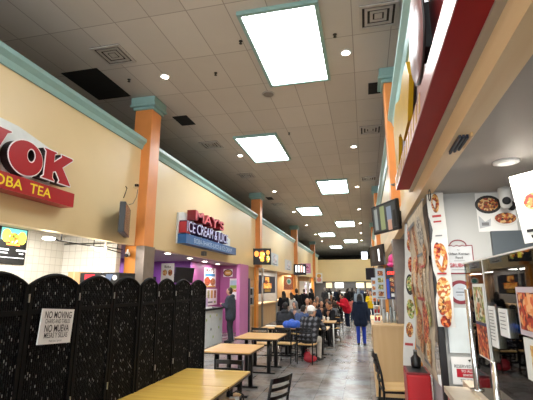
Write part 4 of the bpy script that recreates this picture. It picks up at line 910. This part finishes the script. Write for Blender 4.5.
mb = MB(); mb.prism(grow(ypts, -.012 if False else .014), (0.42, 0, 0), (0,-1,0), (0,0,1), 0.02); mb.done('plate_edge', mat('black_trim', '#1d1718'), t)
mb = MB(); mb.prism([(-2.6,3.30),(-2.72,3.02),(-3.3,2.99),(-3.35,2.945),(-2.5,2.945)], (0.43, 0, 0), (0,-1,0), (0,0,1), 0.02); mb.done('rose_plate', mat('polished_rose_strip', '#b88f88'), t)
t = thing('sensor_bracket', 'small dark slatted bracket with a wooden block under the tan soffit', 'bracket', (0.585, 2.5, 2.655))
for k in range(3): boxes((-0.02+.02*k, -0.008+.02*k, -0.13, 0.16-.03*k, -0.022, 0)).done('slat', mat('navy_slat', '#252b3d', .5), t)
boxes((0.036, 0.048, -0.16, 0.06, -0.022, 0)).done('wood_block', maple, t)
o = MB().tube([(.6, 3.75 + .06*math.sin(k*.9), 2.655 - .05 - .05*math.cos(k*.9)) for k in range(9)], .005, n=6).done('wire_loop', blackm); tag(o, 'loop of thin wire hanging from the tan soffit near the food banner', 'wire')
# near stall, inside
downlight(1.0, 3.0, 2.66, 'round recessed light in the grey ceiling of the near right stall', 'near stall downlights', 0.055, glow('dim_lens', '#cfcac2', 0.6))
t = thing('security_camera', 'white security camera with a black lens hanging from the near stall ceiling', 'security camera', (1.24, 3.85, 2.66))
mb = MB(); mb.lathe([(.05, 0), (.055, -.03), (.05, -.10), (.045, -.16), (.02, -.185)], n=18); mb.done('camera_body', white, t); mb = MB(); mb.lathe([(.032, 0), (.034, .02), (.02, .03)], (-.01, -.04, -.125), n=16, axis=(0,-1,-.1)); mb.done('lens', black, t)
sidey = 3.975
t = poster('white menu poster showing a black pan and a plate of food on the stall wall', (1.19, sidey, 2.47), (1,0,0), 0.32, 0.36,
   [('e', -.06, .07, .11, .085, black), ('e', -.06, .07, .085, .062, food1), ('e', .07, -.07, .1, .062, mat('plate_white', '#dcdad4', .4)), ('e', .07, -.062, .088, .05, food1), ('e', .13, .05, .04, .045, black), ('p', [(-.15, -.03), (-.1, -.09), (-.05, -.06), (-.06, -.13), (-.15, -.15)], mat('print_pale_grey', '#b5b8bb', .5)), ('r', -.1, -.11, .06, .03, grey_ink)])
t = thing('menu_board', 'slanted white menu board with a meat dish hanging over the glass counter', 'menu board', (1.10, 2.98, 2.33), 0)
mb = MB(); r_ = Vector((.80, -.60, .08)).normalized(); u_ = Vector((0.03, -.05, 1)); u_ = (u_ - r_*u_.dot(r_)).normalized(); n_ = r_.cross(u_)
mb.prism([(-.08, -.24), (.34, -.24), (.34, .23), (-.08, .23)], -n_*.012, r_, u_, .012); mb.done('sheet', paper, t)
mb = MB(); mb.shapes([('t', .08, .17, .05, 'Korean BBQ', grey_ink, 0, .8), ('e', .0, .1, .05, .045, mat('rice_pale', '#d8c9a0', .5)), ('e', .045, .03, .075, .06, food4), ('r', .12, -.035, .38, .006, grey_ink), ('r', .1, -.1, .18, .05, food2), ('r', .05, -.16, .2, .02, ink), ('r', .05, -.2, .16, .02, ink), ('e', .24, .05, .05, .07, food1)], (0,0,0), r_, u_); mb.done('print', None, t)
burg = mat('print_burgundy', '#7d2430', .5)
t = thing('wall_sign', 'burgundy framed Korean food sign on the grey wall beside the food banner', 'sign', (0.84, sidey, 2.045))
mb = MB(); w, h, q = .118, .125, .012
pts = [(-w, -h), (w, -h), (w, h*.9), (w-.02, h), (-w+.02, h), (-w, h*.9)]
def band(a, b_, th): return MB()
sh_ = [('r', 0, -h, 2*w, q, burg), ('r', -w, 0, q*.7, 2*h, burg), ('r', w, 0, q*.7, 2*h, burg), ('r', -w*.8, h, w*.45, q*.7, burg), ('r', w*.8, h, w*.45, q*.7, burg)]
ar = [(math.cos(a)*.075, h + math.sin(a)*.055) for a in [PI*k/12 for k in range(13)]]
sh_ += [('p', [ar[k], ar[k+1], (ar[k+1][0]*.86, h + (ar[k+1][1]-h)*.82), (ar[k][0]*.86, h + (ar[k][1]-h)*.82)], burg) for k in range(12)]
sh_ += [('r', -.06+.024*k, h - (.004 if k % 2 else -.002), .024, q*.6, burg) for k in range(6)]
sh_ += [('t', 0, .05, .032, 'Urban Korean', ink, .006, .95), ('t', 0, .015, .03, 'Food', ink, .006), ('r', 0, -.012, .09, .003, grey_ink), ('t', 0, -.055, .048, 'GRUBHUB', mat('print_grub_red', '#a82a38', .5), .02, .82), ('r', 0, -.092, .14, .004, grey_ink), ('t', 0, .085, .016, 'for', ink)]
mb.shapes(sh_, (0,0,0), X, Z); mb.done('lettering', None, t); boxes((-w-.006, w+.006, 0.0005, 0.004, -h-.006, h+.004)).done('plate', mat('plate_grey_white', '#c5c8c8', .4), t)
t = thing('round_seal', 'round burgundy ringed seal on the grey wall under the framed sign', 'sign', (0.825, sidey, 1.755))
mb = MB(); it = [('e', 0, 0, .108, .105, burg), ('e', 0, 0, .075, .075, mat('seal_inner', '#b9c0c6', .5)), ('t', 0, .03, .02, 'Good', grey_ink), ('r', 0, .0, .08, .008, mat('print_slate', '#4a5560')), ('r', -.01, -.025, .05, .006, grey_ink), ('p', [(-.1, .04), (-.14, -.01), (-.1, -.05)], burg)]
mb.shapes(it, (0,0,0), X, Z); mb.done('print', None, t)
mb = MB(); mb.lathe([(.001, 0), (.1, 0), (.1, .003), (.001, .003)], (0, 0.004, 0), n=28, axis=(0,-1,0)); mb.done('plate', burg, t)
t = thing('splash_board', 'pale white board leaning on the wall above the reserved sign', 'panel', (0.775, sidey, 1.34)); boxes((-.09, .09, -.012, 0, -.10, .28)).done('sheet', mat('pale_panel', '#d3dcdc', .35), t); boxes((-.095, -.088, -.014, 0, -.1, .28)).done('edge', grey_ink, t)
poster('white reserved seating sign with a red panel standing on the counter end', (0.775, 3.94, 1.10), X, .175, .22, [('t', .0, .035, .036, 'RESERVED', ink, .004, .85), ('r', .015, -.018, .135, .068, mat('print_bright_red', '#b5142c', .4)), ('t', .03, -.003, .028, 'TO ALL', paper, .012), ('t', .035, -.034, .026, 'SENIORS', paper, .01, .8), ('t', .02, -.078, .03, 'TO GO', ink, .002), ('p', [(.045, .09), (.07, .095), (.06, .07)], ink)], name='sign_card', cat='sign')
o = MB().rbox(.60, .655, 3.93, 3.985, 0, 2.66, black, r=.006).done('black_post', black); tag(o, 'black post at the corner of the near stall between the two food banners', 'post')
# food banners
def banner(label, a, b_, z0, z1, items, base, curl=0.0, shear=0.0):
    """cloth hanging from a (left top as seen) to b; items in metres about its centre"""
    a, b2 = Vector((*a, 0)), Vector((*b_, 0)); c = (a+b2)/2; r = (b2-a); w = r.length; r.normalize(); n = r.cross(Z)
    t = thing('food_banner', label, 'banner', (c.x, c.y, (z0+z1)/2)); h = z1-z0
    mb = MB(); nz = 14
    rows = []
    for k in range(nz+1):
        v = -h/2 + h*k/nz; off = r*(shear*(1-k/nz)) + n*(curl*((1-k/nz)**2) + 0.012*math.sin(k*1.1))
        rows.append([off + Z*v + r*(-w/2) , off + Z*v + r*(w/2)])
    for p, q in zip(rows, rows[1:]): mb.poly([p[0], p[1], q[1], q[0]], base)
    for p, q in zip(rows, rows[1:]): mb.poly([p[1]-n*.003, p[0]-n*.003, q[0]-n*.003, q[1]-n*.003], base)
    bm = mb.bm; mb.done('cloth', None, t)
    def offv(v):
        k = (v + h/2)/h*nz; return curl*((1-k/nz)**2) + 0.012*math.sin(k*1.1)
    mb = MB()
    for i, it in enumerate(items):
        if it[0] == 'e':
            _, x, y, rx, ry, m = it; mb.poly([r*(shear*(.5-y/h)+x+rx*math.cos(2*PI*j/20)) + Z*(y+ry*math.sin(2*PI*j/20)) + n*(offv(y+ry*math.sin(2*PI*j/20))+.003+.0006*i) for j in range(20)], m)
        else:
            _, x, y, w_, h_, m = it; mb.poly([r*(shear*(.5-y/h)+x+sx*w_/2) + Z*(y+sy*h_/2) + n*(offv(y+sy*h_/2)+.003+.0006*i) for sx, sy in ((-1,-1),(1,-1),(1,1),(-1,1))], m)
    mb.done('print', None, t)
    mb = MB(); mb.tube([(a-c) + Z*(h/2) , (b2-c) + Z*(h/2)], .01); mb.done('top_rod', steel, t)
    return t
redp = mat('print_red_text', '#b03a3a', .5); cloth_w = mat('banner_white_cloth', '#d6d5d0', .6); cloth_b = mat('banner_beige_cloth', '#c2b198', .6, var=.22, scale=14); yelp = mat('price_yellow', '#e8d81e', .5)
banner('narrow white food banner at the edge of the aisle, its hem curling out', (.545, 5.5), (.675, 5.44), .84, 2.62, [('e', .01, .35, .04, .1, food4), ('e', .0, .1, .05, .13, mat('print_black_bowl', '#2a2422', .5)), ('e', .0, .11, .04, .09, food3), ('e', .01, -.2, .05, .12, food3), ('e', .0, -.45, .045, .09, food1), ('r', 0, -.62, .1, .03, redp), ('e', .0, .6, .04, .09, food1)], cloth_w, 0.06, -.13)
banner('wide beige food banner hanging along the stall front next to the black post', (.565, 5.35), (.575, 3.99), .98, 2.62, [('e', -.1, .5, .12, .2, food1), ('e', .35, .55, .2, .16, mottle('food_print_grey', ['#8c8580', '#b5aca0', '#5d5752', '#cbc3b6'], 40)), ('e', -.35, .1, .2, .25, food2), ('e', .1, .05, .25, .2, food1), ('e', .4, 0, .15, .25, mottle('food_print_pale', ['#d8c6a4', '#b58f60', '#e8dcc6', '#8d6a48'], 40)), ('e', -.3, -.4, .22, .18, food1), ('e', .2, -.35, .2, .2, food4), ('e', .4, -.6, .12, .14, food2), ('r', -.45, -.22, .16, .22, yelp), ('r', .1, .33, .5, .03, grey_ink), ('r', .1, -.12, .5, .03, redp), ('r', .25, -.72, .4, .03, grey_ink), ('e', -.5, .62, .12, .1, food4), ('e', .5, .3, .1, .12, food1), ('e', -.1, .25, .1, .1, food4), ('e', -.5, -.1, .09, .16, food1), ('r', -.2, .68, .6, .04, grey_ink), ('e', .5, -.25, .1, .12, food3), ('r', .35, .2, .3, .02, redp), ('e', .0, -.58, .14, .1, food1), ('r', -.35, -.66, .3, .03, grey_ink)], cloth_b)
banner('tall white food banner with red lettering hanging before the grey stall wall', (.605, 3.93), (.735, 3.86), 1.46, 2.655, [('e', .0, .5, .035, .09, food1), ('r', 0, .38, .08, .02, redp), ('r', 0, .33, .07, .015, redp), ('r', 0, .2, .06, .012, grey_ink), ('e', .01, .0, .055, .13, food2), ('e', -.02, .06, .03, .08, food4), ('r', 0, -.14, .08, .015, redp), ('e', .0, -.27, .06, .1, food2), ('e', -.02, -.42, .035, .08, food1), ('e', .03, -.44, .03, .12, food2), ('e', .0, -.55, .045, .05, food4)], cloth_w)
# counter, glass guard and what hangs on it
stone = mat('beige_stone_top', '#cdbba2', .3, var=.05, scale=20)
t = thing('stall_counter', 'beige-topped counter with a red front at the near right stall', 'counter', (0, 0, 0))
boxes((.55, 1.0, .5, 3.42, 0, 1.04)).done('red_front', red_paint, t); boxes((.53, .69, .5, 3.43, 1.04, 1.08)).done('ledge', stone, t); boxes((.69, 1.05, .5, 3.57, 1.04, 1.1)).done('worktop', stone, t); boxes((.70, 1.0, 3.42, 3.56, 0, 1.04)).done('end_panel', stone, t)
gl = glass_mat('clear_glass')
t = thing('sneeze_guard', 'tall clear glass guard with white edging over the near counter', 'glass guard', (0.72, 0, 0))
boxes((-.004, .004, 2.78, 3.26, 1.11, 1.965)).done('glass_pane', gl, t); boxes((-.004, .004, .9, 2.77, 1.11, 1.965)).done('glass_pane', gl, t)
boxes((-.006, .006, .9, 3.26, 1.965, 1.974)).done('top_edge', white, t); boxes((-.006, .006, 2.77, 2.78, 1.36, 1.965)).done('pane_joint', white, t)
for y in (3.24, 2.77):
    mb = MB(); mb.lathe([(.05, 1.1), (.05, 1.112), (.022, 1.118), (.022, 1.36 if y < 3 else 1.78), (.018, 1.37 if y < 3 else 1.79)], (0, y, 0), n=18); mb.done('post', chrome, t)
boxes((.03, .05, 3.2, 3.23, 1.1, 1.85)).done('dark_strip', black, t)
def gposter(label, y0, y1, z0, z1, items, base=None, side=-1, x=.712, cat='poster', name='poster'):
    return poster(label, (x, (y0+y1)/2, (z0+z1)/2), (0,-1,0), abs(y1-y0), z1-z0, items, base=base, name=name, cat=cat)
gposter('narrow menu strip of sushi and meat pictures on the glass by the chrome post', 2.80, 3.06, 1.36, 1.82, [('r', 0, .1, .22, .22, food3), ('e', 0, .1, .07, .1, mottle('food_print_roll', ['#c9c0a0', '#5a6a3a', '#e8e4d8', '#c97a4a'], 40)), ('r', 0, -.12, .24, .2, food4), ('r', 0, -.02, .24, .02, mat('print_navy', '#30385e'))])
gposter('tall white price sheet hung on the glass next to the menu strip', 2.62, 2.74, 1.46, 1.69, [('r', 0, -.0, .1, .004, ink)] + [('r', 0, .09-.018*k, .08, .004, grey_ink) for k in range(10)])
gposter('square white sheet hung on the glass left of the large food pictures', 2.41, 2.55, 1.54, 1.685, [('r', 0, .05-.02*k, .09, .004, grey_ink) for k in range(5)])
gposter('upper large picture of red fried food on the glass', 1.8, 2.235, 1.58, 1.80, [('r', 0, -.0, .40, .17, food4), ('e', .0, .03, .14, .05, mottle('food_print_shrimp', ['#d9582a', '#e88a4a', '#c03a1e', '#f0b07a'], 30)), ('e', .1, -.04, .09, .03, paper)], mat('lilac_border', '#c9bcc4', .5))
gposter('lower large picture of golden food on the glass', 1.8, 2.215, 1.385, 1.57, [('r', .02, -.0, .30, .13, food2)], white)
t = thing('dish_rack', 'grey metal rack with looped wires on the near counter', 'rack', (.8, 0, 1.1))
boxes((-.02, .0, 1.9, 2.52, .0, .03), (-.02, .0, 1.9, 2.52, .17, .195), (-.02, 0, 2.49, 2.52, .03, .17)).done('rail', mat('rack_grey', '#6f6c69', .4, .5), t)
for k in range(9):
    mb = MB(); y = 2.44-.058*k; mb.tube([(-.01, y+.016*math.cos(a), .1+.055*math.sin(a)) for a in [2*PI*j/12 for j in range(13)]], .005, n=6); mb.done('wire_loop', steel, t)
# kitchen behind the glass
kd = mat('kitchen_dark_metal', '#26272a', .35, .4); kb = mat('kitchen_black', '#121214', .3)
t = thing('kitchen_unit', 'dark kitchen unit with shelves behind the glass guard', 'kitchen unit', (1.9, 0, 0))
boxes((-.25, .9, 0.3, 3.9, 0, .95)).done('base_cabinet', kd, t); boxes((-.3, .9, .3, 3.9, .95, 1.0)).done('worktop', steel, t); boxes((.1, .9, .3, 3.85, 1.5, 1.53)).done('shelf', kd, t); boxes((.8, .9, .3, 3.85, 1.0, 2.4)).done('back_panel', kb, t); boxes((.1, .13, .3, .34, 1.0, 1.5), (.1, .13, 3.8, 3.85, 1.0, 1.5)).done('shelf_post', steel, t)
for i, (y, h, rr) in enumerate(((3.3, .3, .17), (2.7, .26, .15), (2.1, .32, .17))):
    t = thing('cooking_pot', ['dark pot farthest back on the kitchen worktop', 'small dark pot in the middle of the kitchen worktop', 'dark pot nearest on the kitchen worktop'][i], 'pot', (2.05, y, 1.0), 0, 'pots behind the glass')
    mb = MB(); mb.lathe([(rr*.9, 0), (rr, .02), (rr, h*.8), (rr*1.04, h*.82)], n=22); mb.done('pot_body', kd, t); mb = MB(); mb.lathe([(rr*1.04, h*.82), (rr*.8, h*.95), (.03, h), (.03, h+.04), (.02, h+.05)], n=22); mb.done('lid', steel, t)
t = thing('heat_lamp', 'orange glowing lamp seen through the glass', 'lamp', (1.45, 3.6, 1.86)); mb = MB(); mb.lathe([(.02, .25), (.03, .12), (.075, .04), (.08, 0)], n=18); mb.done('shade', mat('lamp_copper', '#c2542e', .35), t); mb = MB(); mb.lathe([(.05, .0), (.05, -.015)], n=18); mb.done('bulb', glow('lamp_orange', '#ff8a4a', 2.0), t); mb = MB(); mb.tube([(0, 0, .25), (0, 0, .8)], .008); mb.done('cord', black, t)
for i, (x, y, h, c, lb) in enumerate(((1.18, 3.5, .5, '#7a5a3a', 'tall wooden-brown dispenser behind the glass under the orange lamp'), (1.3, 3.1, .36, '#3a2c26', 'dark brown jar on the inner counter behind the glass'), (.98, 3.2, .22, '#c9b04a', 'yellow squeeze bottle behind the glass by the chrome post'), (.95, 2.95, .16, '#2a3a52', 'small blue bottle behind the glass'), (.93, 2.72, .12, '#a8332e', 'red sauce bottle on the counter behind the glass'), (.96, 2.6, .13, '#d5d2cc', 'white sauce bottle on the counter behind the glass'))):
    t = thing('bottle', lb, 'bottle', (x, y, 1.1), 0); r0 = h*.18 if h > .3 else .03
    mb = MB(); mb.lathe([(r0, 0), (r0*1.05, h*.1), (r0*1.05, h*.7), (r0*.4, h*.85), (r0*.35, h*.92)], n=16); mb.done('bottle_body', mat('bottle_'+c, c, .35), t); mb = MB(); mb.lathe([(r0*.45, h*.92), (r0*.45, h), (r0*.3, h*1.02)], n=14); mb.done('cap', black, t)
t = thing('inner_counter', 'dark inner counter carrying bottles behind the glass guard', 'counter', (1.2, 0, 0)); boxes((-.14, .3, .5, 3.75, 0, 1.06)).done('cabinet', kd, t); boxes((-.15, .3, .5, 3.76, 1.06, 1.1)).done('worktop', kb, t)
tv('small lit photo screen of bottles above the glass near the frame edge', (1.75, 3.5, 2.12), 0.0, .34, .2, [('r', -.1, 0, .06, .14, scr_o), ('r', 0, 0, .06, .16, scr_y), ('r', .1, 0, .06, .14, screen_glow('tan', '#c9a27a', .8))], 0, .03)
# red bin, wooden counter and the stall beyond
t = thing('waste_bin', 'tall red bin standing in front of the wooden counter', 'bin', (.46, 4.65, 0))
mb = MB(); mb.rbox(-.115, .11, -.28, .1, 0, .97, red_paint, r=.02); mb.done('bin_body', red_paint, t); boxes((-.112, .107, -.277, .097, .971, .985)).done('rim', mat('bin_rim', '#7d1519', .4), t); boxes((-.09, .085, -.25, .07, .985, .988)).done('opening', black, t)
t = thing('black_bottle', 'black bottle on top of the red bin', 'bottle', (.47, 4.66, .989)); mb = MB(); mb.lathe([(.045, 0), (.05, .02), (.05, .09), (.02, .12), (.018, .15)], n=16); mb.done('bottle_body', black, t); mb = MB(); mb.lathe([(.02, .15), (.02, .17), (.012, .175)], n=12); mb.done('cap', grey_ink, t)
t = thing('stall_plinth', 'pale grey plinth at the foot of the black post', 'plinth', (.66, 4.02, 0)); boxes((-.06, .04, -.02, .5, 0, .95)).done('plinth_body', mat('plinth_grey', '#a9b0b4', .4), t)
t = thing('wooden_counter', 'light wood counter with a plain front facing down the aisle', 'counter', (0, 0, 0)); boxes((.085, .60, 7.25, 7.63, 0.06, 1.14), (.085, .50, 7.63, 9.6, 0.06, 1.14)).done('cabinet', maple, t); boxes((.07, .62, 7.22, 7.63, 1.14, 1.175), (.07, .51, 7.63, 9.62, 1.14, 1.175)).done('countertop', maple, t); boxes((.10, .5, 7.28, 9.6, 0, .06)).done('kick_board', blackm, t)
tvm = screen_glow('slate', '#2c3234', .5); tvp = screen_glow('skin', '#8a6a5a', .7); tvg = screen_glow('moss', '#6d7552', .5)
tv('angled lit screen on the pillar showing standing figures', (.30, 5.72, 2.745), -math.atan2(.60, .30)*1.0, .68, .41, [('r', -.0, 0, .62, .35, tvm), ('r', -.22, -.0, .09, .3, screen_glow('pale', '#6d7472', .5)), ('r', -.04, .0, .12, .33, tvg), ('r', .14, .03, .12, .2, screen_glow('bluegrey', '#5f6a78', .5)), ('r', .14, -.12, .1, .14, tvp), ('r', .27, -.05, .06, .22, scr_black)], 0.05, .05, .22, None)
tv('dark screen seen edge on, second along the right side', (.30, 10.6, 2.58), -1.25, .95, .5, [('r', -.2, .0, .2, .3, tvm), ('r', .2, .0, .1, .3, scr_w)], 0.05, .06)
tv('small dark screen, third along the right side', (.15, 13.0, 2.2), -0.6, .3, .36, [], 0, .08)
def stand(label, x, y, w, h, z, items, base, foot=True):
    t = thing('menu_stand', label, 'menu board', (x, y, 1.175)); boxes((-w/2, w/2, 0, .02, z-1.175, z-1.175+h)).done('board', base, t)
    mb = MB(); mb.shapes(items, (0, 0, z-1.175+h/2), X, Z); mb.done('print', None, t); boxes((-.012, .012, .02, .05, 0, z-1.175+h*.5)).done('stand_pole', steel, t); boxes((-.1, .1, .0, .16, 0, .012)).done('foot', steel, t); return t
pb = mat('board_pale_blue', '#b9c3cc', .5); nb = mat('board_navy', '#1d2036', .4)
stand('pale blue menu stand with a column of food pictures on the wooden counter', .29, 8.2, .18, .58, 1.57, [('r', 0, .2-.13*k, .1, .09, [food1, food3, food3, food1][k]) for k in range(4)] + [('r', 0, -.26, .14, .02, grey_ink)], pb)
stand('dark blue menu stand with a red neon word on the wooden counter', .49, 8.15, .2, .6, 1.57, [('r', -.07, -.1, .05, .36, mat('print_vivid_blue', '#2a48c9', .4)), ('e', .0, .19, .085, .05, mat('neon_ground', '#1a0a0a', .4)), ('t', .0, .19, .075, 'OPEN', glow('neon_red', '#ff3226', 3.0), .02, .75), ('e', .03, .07, .07, .04, food2), ('r', .035, -.02, .11, .07, food4), ('r', .035, -.12, .11, .07, food1), ('r', .035, -.22, .11, .06, paper)], nb)
stand('narrow pale menu strip left of the pale blue menu stand', .16, 8.3, .09, .5, 1.48, [('r', 0, .16-.11*k, .06, .07, [food1, food2, food1, food4][k]) for k in range(4)], pb)
t = thing('condiment_shelf', 'small white shelf with red cups at the end of the wooden counter', 'shelf', (.185, 7.9, 1.175))
boxes((-.06, .06, -.05, .1, .0, .02), (-.06, .06, -.05, .1, .14, .155), (-.06, .06, -.05, .1, .28, .295), (-.06, -.05, -.05, .1, 0, .3), (.05, .06, -.05, .1, 0, .3)).done('shelf_body', white, t)
for k, z in enumerate((.02, .155, .295)):
    for dx in (-.03, .03):
        mb = MB(); mb.lathe([(.018, z), (.023, z+.07)], (dx, 0, 0), n=10); mb.done('sauce_cup', red_paint if k < 2 else ink, t)
for i, (x, h, c) in enumerate(((.30, .26, '#a8acae'), (.36, .2, '#c2c4c2'), (.42, .3, '#8f979a'), (.48, .22, '#b0b6b4'))):
    t = thing('dispenser', ['grey steel dispenser nearest the white shelf on the wooden counter', 'low pale dispenser second from the white shelf', 'tall grey dispenser third from the white shelf', 'pale dispenser farthest from the white shelf'][i], 'dispenser', (x, 7.8, 1.175), 0, 'dispensers on the wooden counter')
    mb = MB(); mb.lathe([(.025, 0), (.028, .01), (.028, h*.8), (.012, h*.9)], n=14); mb.done('canister', mat('canister_'+c, c, .3, .6), t); mb = MB(); mb.tube([(0, 0, h*.88), (0, 0, h), (0, -.03, h)], .006); mb.done('spout', blackm, t)
mb = MB(); mb.ell((0, 0, 0), (.09, .09, .12)); mb.ell((0, 0, -.09), (.12, .12, .05)); o = remesh(mb, .012, 'pink_lantern', mat('hot_pink_paper', '#e0408a', .5), None, 2); o.location = (.54, 8.2, 2.31); tag(o, 'bright pink paper lantern hanging above the dark blue menu stand', 'lantern')
o = MB().tube([(.54, 8.2, 2.42), (.54, 8.2, 2.72)], .005).done('lantern_string', white, None); tag(o, 'thin white string holding the pink lantern', 'string')
o = MB().tube([(.58, 7.05, 3.55), (.52, 7.02, 3.53), (.57, 6.98, 3.5)], .012, n=8).done('cable_clamp', grey_ink); tag(o, 'small grey clamp on the orange pillar above the angled screen', 'clamp')

# ================================================================== LIGHT
def area(name, loc, size, power, col=(1, .95, .88), rot=(0,0,0), sy=None):
    l = bpy.data.lights.new(name, 'AREA'); l.energy = power; l.color = col; l.shape = 'RECTANGLE'; l.size = size; l.size_y = sy or size
    o = bpy.data.objects.new(name, l); COL.objects.link(o); o.location = loc; o.rotation_euler = rot; return o
def pt(name, loc, power, col=(1, .95, .88), r=.1):
    l = bpy.data.lights.new(name, 'POINT'); l.energy = power; l.color = col; l.shadow_soft_size = r
    o = bpy.data.objects.new(name, l); COL.objects.link(o); o.location = loc; return o
area('tea_stall_light', (-5.4, 4.5, 2.84), .5, 70, sy=4)
pt('track_lamp_light', (-4.88, 6.68, 2.45), 12)
for i, (x, y) in enumerate(((-5.08, 9.8), (-5.3, 11.7), (-5.45, 13.3), (-5.5, 14.8))): area('recessed_stall_light', (x, y, 2.665), .25, 10, (1, .93, .95))
area('purple_back_light', (-6.7, 11, 2.6), .6, 30, (.8, .75, 1), sy=3)
for y in (18, 21, 25, 29, 33, 38): area('far_stall_light', (-5.6, y, 2.62), .6, 45, sy=2)
area('end_stall_light', (-2, 46.5, 2.5), 6, 300, sy=2)
area('near_stall_light', (1.0, 3.0, 2.63), .17, 14)
for y in (9, 14, 20, 27, 34): area('right_stall_light', (1.3, y, 2.6), .6, 40, sy=2)
w = bpy.data.worlds.new('world'); SC.world = w; w.use_nodes = True
w.node_tree.nodes['Background'].inputs['Color'].default_value = (.95, .97, 1, 1); w.node_tree.nodes['Background'].inputs['Strength'].default_value = 2.2
SC.cycles.use_denoising = True
SC.cycles.max_bounces = 8; SC.cycles.diffuse_bounces = 5; SC.cycles.sample_clamp_indirect = 8
SC.view_settings.view_transform = 'Standard'; SC.view_settings.look = 'None'; SC.view_settings.gamma = 1.0; SC.view_settings.exposure = 1.1
try: SC.view_settings.use_curve_mapping = False
except Exception: pass
